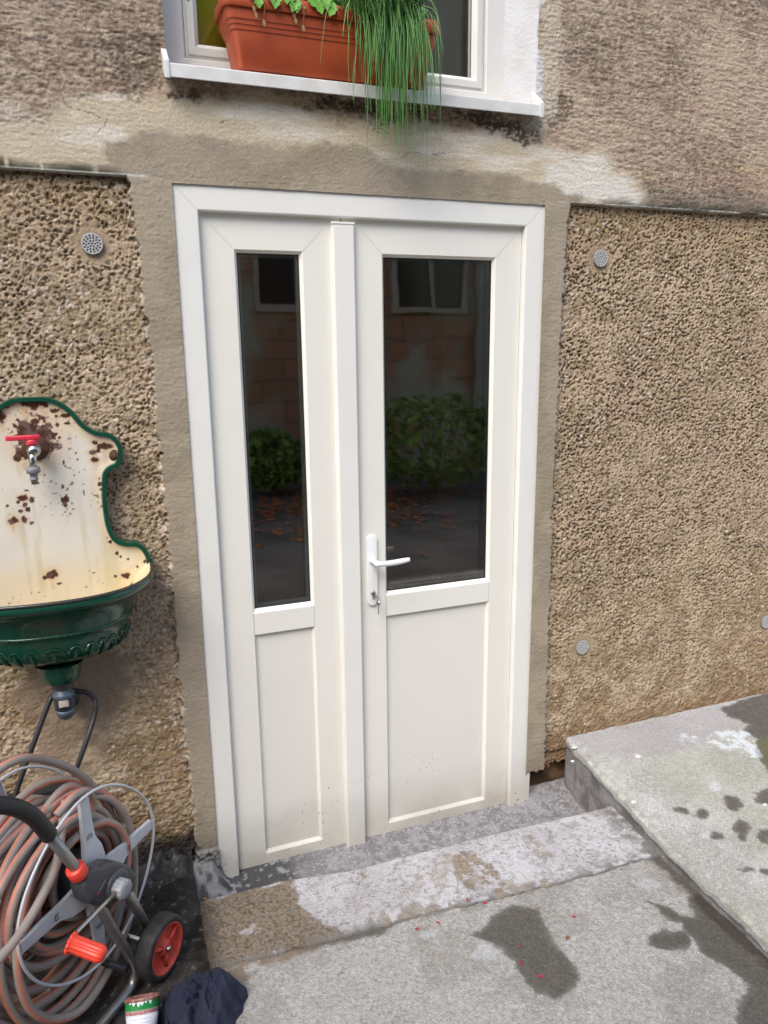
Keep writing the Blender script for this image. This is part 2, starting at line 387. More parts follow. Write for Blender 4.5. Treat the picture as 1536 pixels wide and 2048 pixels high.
h_rough = amp*(-.0104*np.where(left, .68, 1.)*pit - .0036*pit2*(1-pit) + .0020*ridge*ss(.3, .6, n_r)) + .003*(fbm(XX*14, ZZ*14, 61, 3)-.5)*2
# toned-down relief lower on the left, where it was smeared
sm = np.where(left, ss(1.25, .7, ZZ), ss(.8, .2, ZZ)*.75)
h_sm = .0038*(fbm(XX*45, ZZ*60, 70, 4)-.5)*2 + .0022*(fbm(XX*150, ZZ*210, 71, 3)-.5)*2
h_rough = h_rough*(1-sm*.72) + h_sm*(.35+sm)
vents = [(-.213, 1.890), (1.383, 1.895), (1.388, .500), (2.302, .467)]
vflat = np.zeros_like(XX)
for vx, vz in vents:
    rr = np.hypot(XX-vx, ZZ-vz) + .02*(fbm(XX*40, ZZ*40, 80, 3)-.5)
    vflat = np.maximum(vflat, ss(.058, .040, rr))
bare = np.zeros_like(XX)                                     # smooth mortar patch behind the drain
bare_poly = [W(*q) for q in [(60, 1340), (150, 1300), (265, 1310), (262, 1400), (235, 1420), (215, 1480), (200, 1560), (60, 1580), (70, 1450), (20, 1400)]]
bare = ss(.012, -.012, sdist(bare_poly, XX, ZZ) + .03*(fbm(XX*20, ZZ*20, 81, 3)-.5))
flat = np.maximum(vflat, bare)
h_rough = h_rough*(1-vflat*.85)*(1-bare*.55) - .002*vflat + .002*bare*(fbm(XX*12, ZZ*18, 82, 4)-.5)
bite = ss(.020, .0, edge_d)*rough_m*ss(.45, .62, vn(XX*55, ZZ*75, 83))
h_rough = h_rough - .005*bite
y_rough = .009 - h_rough + .002
# renders

n_w = fbm(XX*6, ZZ*9, 99, 3)
str1 = fbm(XX*16+.6*fbm(XX*2, ZZ*4, 3), ZZ*120+XX*6, 100, 5, .6)
str2 = fbm(XX*42+2*n_w, ZZ*225+XX*9, 104, 4, .7)
px_ = XX-.0; 
patch_poly = [W(*q) for q in [(-400, 330), (0, 322), (100, 345), (215, 325), (205, 285), (330, 255), (420, 275), (520, 290), (700, 300), (820, 330), (960, 345), (1090, 360), (1130, 395), (1160, 395), (1150, 420), (1080, 440), (340, 440), (200, 360), (-400, 360)]]
light_poly = [W(*q) for q in [(140, 200), (330, 165), (520, 200), (620, 240), (800, 250), (900, 268), (1060, 270), (1130, 300), (1180, 300), (1260, 350), (1290, 408), (1120, 410), (1000, 380), (200, 345), (0, 330), (0, 255), (100, 250)]]
d_patch = sdist(patch_poly, XX, ZZ) + .05*(fbm(XX*9, ZZ*16, 110, 4)-.5)
d_light = sdist(light_poly, XX, ZZ) + .09*(fbm(XX*8, ZZ*18, 112, 4)-.5)
patch = ss(.016, -.014, d_patch + .012*(vn(XX*60, ZZ*90, 111)-.5)); lightm = ss(.035, -.03, d_light)
sur = (ZZ < 2.062) & ~rough_m
smooth_m = np.maximum(sur*1., patch*(ZZ > 2.0))
h_up = .0016*(str1-.5)*2 + .0024*(str2-.5)*2 + .0014*(vn(XX*190, ZZ*230, 106)-.5)*2 + .004*(fbm(XX*2.5, ZZ*2.5, 120, 3)-.5)
lf1, _, lid = vor(XX*125, ZZ*125, 124); lg1, _, lgid = vor(XX*210, ZZ*210, 126)
lumps = ss(.42, .12, lf1)*ss(.5, .7, lid)*(.5+.5*lid) + .45*ss(.45, .15, lg1)*ss(.5, .6, lgid)
h_up = h_up*(1-lightm*.55)*(1-smooth_m*.7) + smooth_m*(.0012*lumps + .0012*(fbm(XX*30, ZZ*45, 125, 3)-.5))
y_up = -.005 - h_up
# brick recess under the surround, right of the door
rec = (XX > 1.150) & (ZZ < .030+.014*(vn(XX*60, ZZ*3, 130)-.5)) & (XX < 1.42)
YY = np.where(rough_m, y_rough, y_up)
YY = np.where(rough_m & (ZZ < .09) & (XX > 1.2), YY+.012, YY)
YY = np.where(rec, .045+.010*(fbm(XX*30, ZZ*40, 131, 4)-.5), YY)
# plaster thins at the door frame edge
dd = np.minimum(np.abs(XX-0), np.abs(XX-1.153)); 
# colours (albedo, stains, pit tone, painted groove shade)
n_lo = fbm(XX*3.2, ZZ*3.2, 140, 4); n_mid = fbm(XX*14, ZZ*14, 141, 4); n_hi = fbm(XX*90, ZZ*90, 142, 3)
c_r = mix(srgb(196, 170, 140), srgb(172, 150, 122), ss(.3, .7, n_mid)[...])
def desat(c, k): g = (c@np.array([.3, .55, .15]))[..., None]; return g+(c-g)*k
def cmix(a, b, t): return a*(1-t[..., None]) + np.asarray(b)*t[..., None]
base = np.ones(XX.shape+(3,))
c_r = cmix(base*srgb(190, 168, 140), srgb(164, 144, 114), ss(.35, .65, n_mid))
c_r = cmix(c_r, srgb(178, 150, 126), ss(.5, .75, n_lo)*.6)
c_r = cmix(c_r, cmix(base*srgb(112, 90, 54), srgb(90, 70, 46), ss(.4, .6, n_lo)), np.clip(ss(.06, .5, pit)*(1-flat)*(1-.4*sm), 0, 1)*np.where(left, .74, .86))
c_r = cmix(c_r, srgb(206, 186, 158), ridge*ss(.35, .6, n_r)*.45*(1-flat))
c_r = cmix(c_r, srgb(120, 98, 66), ss(.4, .9, pit2)*(1-flat)*(1-.3*sm)*.5)   # darker brown tone in the fine pits
och = ss(.9, .2, ZZ)*ss(.3, .6, n_mid)*np.where(left, .6, .42) + ss(1.8, 2.06, ZZ)*.35
c_r = cmix(c_r, srgb(134, 104, 60), np.clip(och, 0, 1))
c_r = cmix(c_r, srgb(225, 215, 200), ss(.66, .74, n_hi)*ss(.4, .7, n_mid)*.6)
h1, h2, hid = vor(XX*45, ZZ*45, 49)
c_r = cmix(c_r, cmix(base*srgb(214, 200, 178), srgb(150, 112, 76), ss(.97, .975, hid)), ss(.22, .14, h1)*ss(.90, .91, hid)*(1-flat)*.8)   # odd pale and rusty pebbles
c_r = cmix(c_r, srgb(222, 212, 198), ss(.03, .0, edge_d)*ss(.5, .62, vn(XX*120, ZZ*90, 150))*.6*rough_m)
c_r = cmix(c_r, srgb(92, 78, 56), bite*.6)
c_r = cmix(c_r, srgb(168, 146, 118), vflat*.8)
c_r = cmix(c_r, mix(srgb(150, 130, 110), srgb(130, 106, 82), .3)*1., bare*(.35+.5*ss(.3, .6, n_mid)))
c_r = cmix(c_r, srgb(62, 56, 30), ss(2.02, 2.062, ZZ + .03*(n_mid-.5))*.5*left)
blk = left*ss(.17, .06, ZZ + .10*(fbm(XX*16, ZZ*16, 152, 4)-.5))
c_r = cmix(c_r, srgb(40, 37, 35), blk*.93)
blr = (~left)*ss(.22, .10, ZZ + .03*(n_mid-.5))
c_r = cmix(c_r, srgb(128, 98, 66), blr*.7)
c_u = cmix(base*srgb(190, 167, 141), srgb(168, 146, 122), ss(.35, .65, n_lo))
c_u = cmix(c_u, srgb(190, 168, 146), ss(.52, .7, n_mid)*.4)
c_u = cmix(c_u, srgb(172, 136, 116), ss(.5, .7, fbm(XX*2, ZZ*12, 160, 4))*.6*ss(2.5, 2.3, ZZ))
c_u = cmix(c_u, srgb(186, 158, 116), ss(.55, .7, fbm(XX*2.2, ZZ*14, 162, 4))*.6*ss(2.35, 2.2, ZZ)*ss(2.08, 2.14, ZZ))
c_u = cmix(c_u, srgb(92, 76, 66), ss(.45, .34, str1)*.32)  # groove shade painted into the colour, finer streaks on the next line too
c_u = cmix(c_u, srgb(86, 70, 60), ss(.46, .34, str2)*.5*ss(.25, .6, n_lo+.1))
c_u = cmix(c_u, srgb(88, 72, 62), ss(.56, .70, n_hi)*ss(.3, .65, n_lo)*.45)
c_u = cmix(c_u, srgb(216, 198, 174), ss(.42, .30, n_hi)*.35)
gr = ss(2.16, 2.10, ZZ + .05*(n_mid-.5))*ss(1.2, 1.45, XX)*.5
c_u = cmix(c_u, srgb(110, 100, 92), gr)
wht = [W(*q) for q in [(-100, 200), (130, 215), (300, 300), (300, 345), (150, 335), (-100, 330)]]
c_u = cmix(c_u, srgb(202, 188, 172), ss(.03, -.03, sdist(wht, XX, ZZ)+.12*(fbm(XX*7, ZZ*30, 163, 4)-.5))*.75)
c_u = cmix(c_u, srgb(208, 192, 162), lightm*.9)
c_u = cmix(c_u, srgb(228, 218, 202), lightm*ss(.5, .75, fbm(XX*5, ZZ*20, 165, 4))*.8)
wr = [W(*q) for q in [(1100, 330), (1180, 310), (1240, 350), (1290, 410), (1130, 408), (1060, 400)]]
c_u = cmix(c_u, srgb(226, 220, 208), ss(.02, -.03, sdist(wr, XX, ZZ)+.08*(fbm(XX*14, ZZ*30, 166, 4)-.5))*.85)
c_s = cmix(base*srgb(170, 155, 131), srgb(157, 143, 120), ss(.35, .65, n_mid))
c_s = cmix(c_s, srgb(168, 154, 136), ss(.45, .75, n_lo)*.5)
ck1 = np.abs(fbm(XX*3.1+7, ZZ*9+3, 180, 5)-.5); c_u = cmix(c_u, srgb(70, 58, 50), ss(.006, .002, ck1)*ss(.45, .6, n_lo)*.6); h_crk = ss(.006, .002, ck1)*ss(.45, .6, n_lo)*.0012*(ZZ > 2.1)
c_u = cmix(c_u, c_s, smooth_m)
seam_ = ss(.006, .0, np.abs(d_patch))*(ZZ > 2.05)*ss(.4, .6, n_mid); c_u = cmix(c_u, srgb(116, 100, 82), seam_*.25)
# crumbled dark scars below the sill
for poly, k in [([(345, 180), (400, 185), (390, 205), (330, 200)], .8), ([(600, 218), (700, 190), (760, 205), (860, 220), (840, 240), (700, 225), (620, 228)], .9),
                ([(860, 225), (960, 230), (1080, 235), (1090, 300), (1000, 280), (930, 250), (880, 240)], .85), ([(1110, 190), (1150, 200), (1140, 240), (1090, 280), (1085, 240)], .6),
                ([(210, 90), (320, 60), (325, 150), (290, 200), (240, 190)], .5), ([(1130, 40), (1190, 60), (1190, 160), (1140, 180), (1120, 110)], .25)]:
    d = sdist([W(*q) for q in poly], XX, ZZ) + .035*(fbm(XX*40, ZZ*60, 170, 4)-.5) + .05*(fbm(XX*14, ZZ*20, 171, 2)-.5)
    s_ = ss(.008, -.012, d)*ss(.30, .5, fbm(XX*120, ZZ*160, 172, 3))
    c_u = cmix(c_u, srgb(74, 60, 48), s_*k); YY = YY + np.where(upper_m, s_*.0035*k, 0)
# painted white beside the window
pw = [W(*q) for q in [(1000, -300), (1085, -300), (1090, 0), (1070, 60), (1090, 150), (1085, 215), (1000, 210)]]
c_u = cmix(c_u, srgb(222, 222, 226), ss(.006, -.012, sdist(pw, XX, ZZ)+.03*(fbm(XX*40, ZZ*30, 175, 4)-.5))*.9)
pb = [W(*q) for q in [(1085, -300), (1125, -300), (1120, 100), (1115, 230), (1070, 265), (1040, 255), (1080, 220)]]
c_u = cmix(c_u, srgb(200, 186, 164), ss(.01, -.01, sdist(pb, XX, ZZ)+.03*(fbm(XX*40, ZZ*30, 176, 4)-.5))*.75)
# algae on the drip edge
alg = ss(2.095, 2.064, ZZ + .022*(vn(XX*22, ZZ*4, 177)-.5))*(ss(-.1, -.16, XX)*.92 + ss(1.32, 1.45, XX)*.7)
alg = alg*np.where(XX < .5, ss(.03, .07, np.abs(np.mod(XX*9+.8*vn(XX*7, ZZ*0, 3), 1)-.5)), 1)
c_u = cmix(c_u, srgb(52, 56, 34), alg)
c_u = cmix(c_u, srgb(226, 228, 222), ss(2.067, 2.062, ZZ)*upper_m*ss(.35, .6, vn(XX*9, ZZ, 178))*.7*(((XX < -.04) | (XX > 1.2))*1.))
damp = sur*ss(.15, -.05, ZZ + .1*(n_mid-.5))*.45
c_u = cmix(c_u, srgb(112, 98, 82), damp)
lump = sur*ss(.06, .03, ZZ+.04*(n_mid-.5))*left
c_u = cmix(c_u, cmix(base*srgb(140, 134, 124), srgb(72, 66, 60), ss(.45, .6, n_hi)), lump*1.)
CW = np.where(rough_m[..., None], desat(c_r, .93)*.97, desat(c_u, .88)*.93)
CW = np.where(rec[..., None], cmix(base*srgb(96, 74, 52), srgb(62, 46, 32), ss(.4, .6, n_mid)), CW)
YY = np.where((sur & left & (ZZ < .03)), YY-.012*(lump)*(.5+n_hi), YY)
YY = YY + np.where(upper_m, h_crk, 0)
# faces
xc = (XX[:-1, :-1]+XX[1:, 1:])/2; zc = (ZZ[:-1, :-1]+ZZ[1:, 1:])/2
hole = ((xc > 0) & (xc < 1.153) & (zc < 2.05) & (zc > -.125)) | ((xc > .007) & (xc < 1.105) & (zc > 2.335) & (zc < 3.9))
rf = rough_m[:-1, :-1]; uf = upper_m[:-1, :-1]
wall = tag(empty('house_wall'), 'weathered rendered house wall around the white door, pitted roughcast below and scraped beige render above', 'wall')
M_rough = attr_mat('roughcast', .93, ((500, .25, (1, 1, 1)), (1100, .2, (1, 1, 1))), (360, .32))
M_upper = attr_mat('scraped_render', .92, ((300, .4, (1, 1, 2.2)), (800, .3, (1, 1, 1))), (330, .26))
M_sur = attr_mat('fresh_render', .85, ((500, .2, (1, 1, 1)),), (380, .13))
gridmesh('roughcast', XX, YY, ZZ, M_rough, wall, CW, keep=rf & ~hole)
gridmesh('upper_render', XX, YY, ZZ, M_upper, wall, CW, keep=uf & ~hole)
gridmesh('door_surround', XX, YY, ZZ, M_sur, wall, CW, keep=~rf & ~uf & ~hole)
# upper storey soffit edge over the plinth
mb = MB()
for a, b in ((-4, -.11), (1.25, 6)):
    mb.add([(a, -.006, 2.0625), (b, -.006, 2.0625), (b, .02, 2.0605), (a, .02, 2.0605)], [(0, 1, 2, 3)], smooth=False)
mb.build('drip_edge', mat('drip_edge', (.45, .46, .42), .8, var=(20, .8, (.15, .15, .1))), wall)

# ---------------- ground sheets
M_pave = attr_mat('concrete_paving', .85, ((220, .6, (1, 1, 1)), (700, .4, (1, 1, 1))), (300, .40), speck=[(260, .22, (.40, .39, .37)), (150, .20, (.12, .11, .10)), (60, .07, (.09, .08, .07))], wetrough=.42)
def wetmask(polys, z, X, Y, seed, jag=.02):
    m = np.zeros_like(X)
    for p in polys:
        d = sdist([G(*q, z) for q in p], X, Y) + jag*(fbm(X*38, Y*38, seed, 4)-.5)
        m = np.maximum(m, ss(.008, -.005, d + .006*(vn(X*160, Y*160, seed+5)-.5))*(.86+.14*ss(.0, -.02, d)))
    return m
def ell(cx, cy, a, b, n=14): return [(cx+a*math.cos(2*math.pi*i/n), cy+b*math.sin(2*math.pi*i/n)) for i in range(n)]
def crackline(pts, z, X):
    P = np.array([G(*q, z) for q in pts]); P = P[np.argsort(P[:, 0])]; return np.interp(X, P[:, 0], P[:, 1])
ZP = .03
xg = nonuni([(-.085, 1.325, .0035)])
back = crackline([(400, 1800), (480, 1782), (580, 1758), (700, 1740), (1000, 1664), (1218, 1612)], ZP, xg)
back = back + .006*(fbm(xg*14, xg*0, 200, 3)-.5)
crk = crackline([(440, 1935), (560, 1905), (700, 1868), (840, 1832), (1020, 1790), (1200, 1745), (1330, 1703)], ZP, xg)
crk = crk + .014*(fbm(xg*22, xg*0+3, 201, 4)-.5)
# step slab: rows from the back face (vertical) to the crack
tv = np.linspace(0, 1, 95)
Xs = np.repeat(xg[None], len(tv), 0); Ys = back[None]*(1-tv[:, None]) + crk[None]*tv[:, None]
dcr = np.abs(Ys-crk[None])
rel = .0016*(fbm(Xs*60, Ys*60, 205, 4)-.5)*2 + .005*(fbm(Xs*5, Ys*5, 206, 3)-.5)
Zs = ZP + rel - .012*ss(.006, .0, dcr) - .004*ss(.02, .0, dcr)*ss(.4, .7, vn(Xs*60, Ys*60, 207)) - .003*ss(.006, 0, np.abs(Ys-back[None]))
n1 = fbm(Xs*7, Ys*7, 210, 5); n2 = fbm(Xs*40, Ys*40, 211, 4); n3 = fbm(Xs*160, Ys*160, 212, 3)
B = np.ones(Xs.shape+(3,))
cs = cmix(B*srgb(196, 190, 184), srgb(180, 172, 166), ss(.3, .7, n1))
cs = cmix(cs, srgb(128, 118, 108), ss(.60, .70, n3)*ss(.3, .6, n2)*.75)
browns = [[(340, 1840), (400, 1800), (480, 1782), (585, 1757), (600, 1815), (640, 1845), (690, 1872), (640, 1890), (560, 1903), (470, 1930), (430, 1955), (380, 1990)],
          [(672, 1748), (735, 1742), (725, 1762), (690, 1772)], [(985, 1792), (925, 1770), (900, 1715), (940, 1700), (1000, 1745), (1030, 1790)],
          [(780, 1760), (880, 1735), (905, 1775), (860, 1800), (800, 1790)]]
mk = [wetmask([b_], ZP, Xs, Ys, 214+i, .05) for i, b_ in enumerate(browns)]
rough_holes = ss(.36, .52, fbm(Xs*45, Ys*45, 216, 4))
cs = cmix(cs, cmix(B*srgb(134, 116, 92), srgb(96, 80, 60), ss(.42, .62, n3)), mk[0]*.95)
for m_ in mk[1:3]: cs = cmix(cs, cmix(B*srgb(150, 132, 108), srgb(120, 102, 80), ss(.4, .6, n3)), m_*rough_holes*.9)
cs = cmix(cs, srgb(160, 142, 120), mk[3]*rough_holes*.45)
cs = cmix(cs, srgb(236, 234, 230), wetmask([ell(1145, 1752, 15, 12)], ZP, Xs, Ys, 218, .025)*ss(.3,.6,n2)*.8)
cs = cmix(cs, srgb(200, 196, 190), wetmask([ell(500, 1860, 18, 9)], ZP, Xs, Ys, 225, .04)*ss(.35, .6, n2)*.6)
cs = cmix(cs, srgb(64, 58, 50), ss(.011, .002, dcr)*.85)
cs = cmix(cs, srgb(120, 112, 100), ss(.05, .004, dcr)*ss(.38, .55, n2)*.8)
cs = cmix(cs, srgb(116, 112, 104), ss(.09, .01, 1.322-Xs + .05*(n1-.5))*ss(.3, .6, n2)*.9)
stn = ss(.52, .64, fbm(Xs*9+3, Ys*12, 219, 5))*ss(.40, .55, n2)
cs = cmix(cs, srgb(150, 134, 112), stn*.65*ss(.2, .5, Xs)*ss(1.25, 1.0, Xs))
cs = cmix(cs, srgb(120, 112, 104), ss(.60, .66, fbm(Xs*70, Ys*70, 217, 2))*.35)
edl = ss(.060, .0, Xs+.085 + .06*(n1-.5) + .02*(n2-.5))
cs = cmix(cs, srgb(64, 56, 48), edl*.75)
cs = cs*np.array([.93, .98, 1.07])
# vertical back and left faces
addr = lambda A, f: np.vstack([f(A[:1]), A]);
lj = .016*(fbm(Ys*30, Ys*0, 226, 4)-.5)*ss(.05, 0, Xs+.085); Xs = Xs+lj
Xs2 = np.vstack([Xs[:1], Xs]); Ys2 = np.vstack([Ys[:1]+.002, Ys]); Zs2 = np.vstack([Zs[:1]*0-.14, Zs]); cs2 = np.vstack([cs[:1]*.85, cs])
Xs2 = np.hstack([Xs2[:, :1], Xs2]); Ys2 = np.hstack([Ys2[:, :1], Ys2]); Zs2 = np.hstack([Zs2[:, :1]*0-.14, Zs2]); cs2 = np.hstack([cs2[:, :1], cs2])
tag(gridmesh('step_slab', Xs2, Ys2, Zs2, M_pave, None, cs2, wet=np.zeros_like(Xs2)), kind='structure')
# pavement from the crack outwards
yg = np.concatenate([np.linspace(0, 1, 270)**1.15, [1.15, 1.4]])
Xp = np.repeat(xg[None], len(yg), 0); Yp = crk[None] + (-1.35-crk[None])*yg[:, None]
dcr = np.abs(Yp-crk[None])
n1 = fbm(Xp*6, Yp*6, 220, 5); n2 = fbm(Xp*40, Yp*40, 221, 4); n3 = fbm(Xp*170, Yp*170, 222, 3)
Zp = ZP + .0015*(n2-.5)*2 + .0010*(n3-.5)*2 + .005*(fbm(Xp*3, Yp*3, 223, 3)-.5) - .012*ss(.005, .0, dcr)
B = np.ones(Xp.shape+(3,))
cp_ = cmix(B*srgb(186, 179, 168), srgb(162, 154, 142), ss(.35, .65, n1))
cp_ = cmix(cp_, srgb(200, 198, 192), ss(.5, .8, n2)*.25)
cp_ = cmix(cp_, srgb(214, 212, 206), ss(.60, .72, n3)*.45)
cp_ = cmix(cp_, srgb(128, 124, 116), ss(.40, .30, n3)*.45)
wetp = wetmask([[(945, 1872), (985, 1835), (1025, 1808), (1075, 1818), (1090, 1850), (1110, 1890), (1150, 1935), (1158, 1960), (1140, 1985), (1110, 1997), (1075, 1985), (1050, 1965), (1030, 1920), (1000, 1895)],
                [(1375, 1795), (1400, 1783), (1418, 1800), (1440, 1822), (1480, 1855), (1560, 1900), (1640, 2200), (1490, 2200), (1475, 2010), (1497, 1975), (1480, 1955), (1430, 1920), (1400, 1900), (1385, 1880), (1362, 1848), (1330, 1832), (1298, 1803), (1330, 1810), (1360, 1828), (1392, 1838), (1383, 1815)],
                ell(1340, 1881, 44, 19), [(560, 1902), (700, 1868), (780, 1850), (760, 1868), (650, 1892), (600, 1905)]], ZP, Xp, Yp, 230, .025)
cp_ = cmix(cp_, cmix(B*srgb(112, 104, 90), srgb(92, 86, 76), ss(.4, .6, n3)), wetp*.92)
drs = wetmask([ell(1145, 1775, 60, 20)], ZP, Xp, Yp, 231, .03)
cp_ = cmix(cp_, srgb(216, 216, 214), wetmask([ell(1300, 1770, 30, 9), ell(860, 1870, 18, 6), ell(965, 1905, 30, 9), ell(1290, 1930, 12, 5)], ZP, Xp, Yp, 232, .04)*.35)
cp_ = cmix(cp_, srgb(60, 54, 46), ss(.009, .001, dcr)*.9)
cp_ = cmix(cp_, srgb(120, 108, 90), ss(.05, .0, dcr)*ss(.5, .65, n2)*.55)
brp = ss(.012, -.012, sdist([G(*q, ZP) for q in [(380, 1950), (470, 1915), (600, 1890), (640, 1898), (560, 1925), (500, 1945), (470, 1990), (440, 2030), (380, 2030)]], Xp, Yp) + .05*(fbm(Xp*20, Yp*20, 234, 4)-.5))*ss(.3, .5, n2)
cp_ = cmix(cp_, srgb(136, 118, 96), brp*.85)
exl = np.interp(-Yp, [0, .365, .60, .95, 6], [1.337, 1.318, 1.302, 1.300, 1.300])
gut = ss(.050, .012, exl-Xp + .030*(n2-.5) + .02*(n1-.5))
cp_ = cmix(cp_, srgb(88, 76, 68), gut*.85); Zp = Zp - .006*gut
cp_ = cmix(cp_, srgb(100, 96, 88), ss(.70, .78, n3)*ss(.5, .6, n1)*.5)
cp_ = cp_*np.array([.76, .79, .835])*(.86+.30*n1[..., None])*(1-.18*wetp[..., None])
Xp2 = np.hstack([Xp[:, :1], Xp]); Yp2 = np.hstack([Yp[:, :1], Yp]); Zp2 = np.hstack([Zp[:, :1]*0-.14, Zp]); cp2 = np.hstack([cp_[:, :1], cp_]); wp2 = np.hstack([wetp[:, :1], wetp])
tag(gridmesh('pavement', Xp2, Yp2, Zp2, M_pave, None, cp2, wet=wp2), kind='structure')
# raised pavement with its kerb face
yr = np.concatenate([np.linspace(.02, -1.2, 330), [-1.5, -2.2]])
ex = np.interp(-yr, [-.02, .0, .365, .60, .95, 6.2], [1.342, 1.337, 1.318, 1.302, 1.300, 1.300])
ez = np.interp(-yr, [-.02, .0, .365, .60, .95, 2.2], [.134, .132, .104, .085, .072, .072])
ex = ex + .008*(fbm(yr*18, yr*0, 240, 4)-.5)
dk = np.concatenate([np.linspace(.30, .040, 40), [.036, .033, .030, .027, .024, .018, .010, .003]])
cols = np.concatenate([-dk, [0.], np.linspace(.004, 1.5, 360), [1.9, 2.6, 4.0, 7.0]])
U, Yr = np.meshgrid(cols, yr); EX = np.repeat(ex[:, None], len(cols), 1); EZ = np.repeat(ez[:, None], len(cols), 1)
Xr = EX + np.maximum(U, 0)
n1 = fbm(Xr*6, Yr*6, 250, 5); n2 = fbm(Xr*40, Yr*40, 251, 4); n3 = fbm(Xr*170, Yr*170, 252, 3)
Zr = EZ + .0015*(n2-.5)*2 + .0010*(n3-.5)*2 - .006*ss(.010, 0, U) - (EZ-.072)*.0 
Zr = np.where(U > .3, Zr, Zr)
Dn = np.maximum(-U, 0)
fn = fbm(Yr*16, Dn*16, 256, 5); crk_ = ss(.006, .001, np.abs(Dn-.031-.010*(fbm(Yr*12, Yr*0, 257, 4)-.5)))
Xr = np.where(U < 0, EX + .003*ss(.006, 0, Dn) - .004 + .014*ss(.026, .040, Dn)*.6 + .010*(fn-.5) + .012*crk_ + .004*(fbm(Yr*70, Dn*70, 258, 3)-.5) - .02*ss(.04, .3, Dn)*0, Xr)
Zr = np.where(U < 0, EZ - .006 - Dn*.9, Zr)
B = np.ones(Xr.shape+(3,))
cr_ = cmix(B*srgb(186, 181, 168), srgb(166, 160, 146), ss(.35, .65, n1))
cr_ = cmix(cr_, srgb(208, 207, 200), ss(.60, .72, n3)*.4)
cr_ = cmix(cr_, srgb(126, 122, 112), ss(.40, .30, n3)*.4)
cr_ = cmix(cr_, srgb(160, 158, 130), ss(.45, .65, fbm(Xr*3, Yr*3, 255, 3))*.3)
purple = ss(.02, -.03, sdist([G(*q, .12) for q in [(1135, 1480), (1320, 1440), (1450, 1415), (1500, 1440), (1440, 1470), (1370, 1500), (1250, 1520), (1180, 1500)]], Xr, Yr)+.08*(n1-.5))
cr_ = cmix(cr_, srgb(166, 157, 152), purple*.65)
wetr = wetmask([[(1440, 1425), (1490, 1405), (1560, 1385), (1700, 1500), (1536, 1535), (1510, 1500), (1515, 1478), (1485, 1462), (1500, 1452), (1455, 1436)],
                ell(1467, 1594, 19, 13), ell(1405, 1616, 13, 9), ell(1488, 1638, 18, 12), ell(1537, 1582, 27, 15), ell(1532, 1655, 17, 12), ell(1495, 1719, 14, 5), ell(1535, 1721, 12, 4),
                ell(1362, 1610, 14, 5), ell(1435, 1655, 14, 7), ell(1487, 1658, 7, 5)], .115, Xr, Yr, 260, .028)
cr_ = cmix(cr_, cmix(B*srgb(116, 106, 94), srgb(92, 84, 76), ss(.4, .6, n3)), wetr*.9)
cr_ = cmix(cr_, srgb(118, 120, 70), wetmask([[(1515, 1478), (1560, 1470), (1600, 1560), (1536, 1530), (1512, 1500)]], .115, Xr, Yr, 262, .02)*.6)
cr_ = cmix(cr_, srgb(232, 236, 234), wetmask([[(1410, 1480), (1440, 1465), (1500, 1462), (1512, 1490), (1530, 1515), (1490, 1505), (1430, 1495)], ell(1372, 1478, 20, 8)], .115, Xr, Yr, 263, .05)*ss(.35, .6, n2)*.55)
cr_ = cmix(cr_, srgb(228, 228, 226), wetmask([ell(1432, 1566, 12, 9), ell(1276, 1514, 9, 4), ell(1415, 1655, 14, 5)], .115, Xr, Yr, 264, .02)*.35)
fc = cmix(B*srgb(142, 136, 128), srgb(112, 106, 100), ss(.35, .65, fn)); fc = cmix(fc, srgb(176, 172, 160), ss(.028, .022, Dn)*.7)
fc = cmix(fc, srgb(44, 38, 32), crk_*.9)
cr_ = np.where((U < 0)[..., None], fc, cr_)
cr_ = cmix(cr_, srgb(120, 114, 100), ss(.05, .0, -Yr+.0)*.0)
mb_ = ss(.03, .0, np.abs(U-.004))*ss(.4, .6, n2)
cr_ = cmix(cr_, srgb(140, 134, 118), mb_*.6)
cr_ = cr_*np.array([1.02, 1.06, 1.16])*(1-.26*wetr[..., None])
tag(gridmesh('raised_pavement', Xr, Yr, Zr, M_pave, None, cr_, wet=wetr, flip=True), kind='structure')
# sunken threshold floor between door and step
xt = nonuni([(-.085, 1.36, .005)]); yt = np.linspace(.06, -.36, 110); Xt, Yt = np.meshgrid(xt, yt)
n1 = fbm(Xt*8, Yt*8, 270, 4); n2 = fbm(Xt*50, Yt*50, 271, 4); n3 = fbm(Xt*150, Yt*150, 272, 3)
Zt = -.096 + .004*(n1-.5) + .002*(n2-.5) + .012*ss(.0, .05, Yt)
Zt = Zt + .10*ss(.035, -.03, Xt+.03*(n2-.5))*ss(-.12, -.02, Yt) + .02*ss(1.12, 1.2, Xt)*ss(-.1, .0, Yt)
B = np.ones(Xt.shape+(3,))
ct = cmix(B*srgb(152, 145, 142), srgb(128, 120, 118), ss(.35, .65, n2))
ct = cmix(ct, srgb(186, 178, 174), ss(.62, .72, n3)*.7)
bkm = ss(.34, .22, Xt + .10*(fbm(Xt*12, Yt*12, 275, 4)-.5))
ct = cmix(ct, srgb(66, 62, 60), bkm*.9); ct = cmix(ct, srgb(170, 168, 166), bkm*ss(.58, .66, n2)*.7)
ct = cmix(ct, srgb(150, 144, 136), ss(.03, .0, Xt)*ss(.4, .55, n2)*.8)
ct = ct*np.array([.90, .96, 1.02])
tag(gridmesh('threshold_floor', Xt, Yt, Zt, M_pave, None, ct, wet=bkm*.5, flip=True), kind='structure')
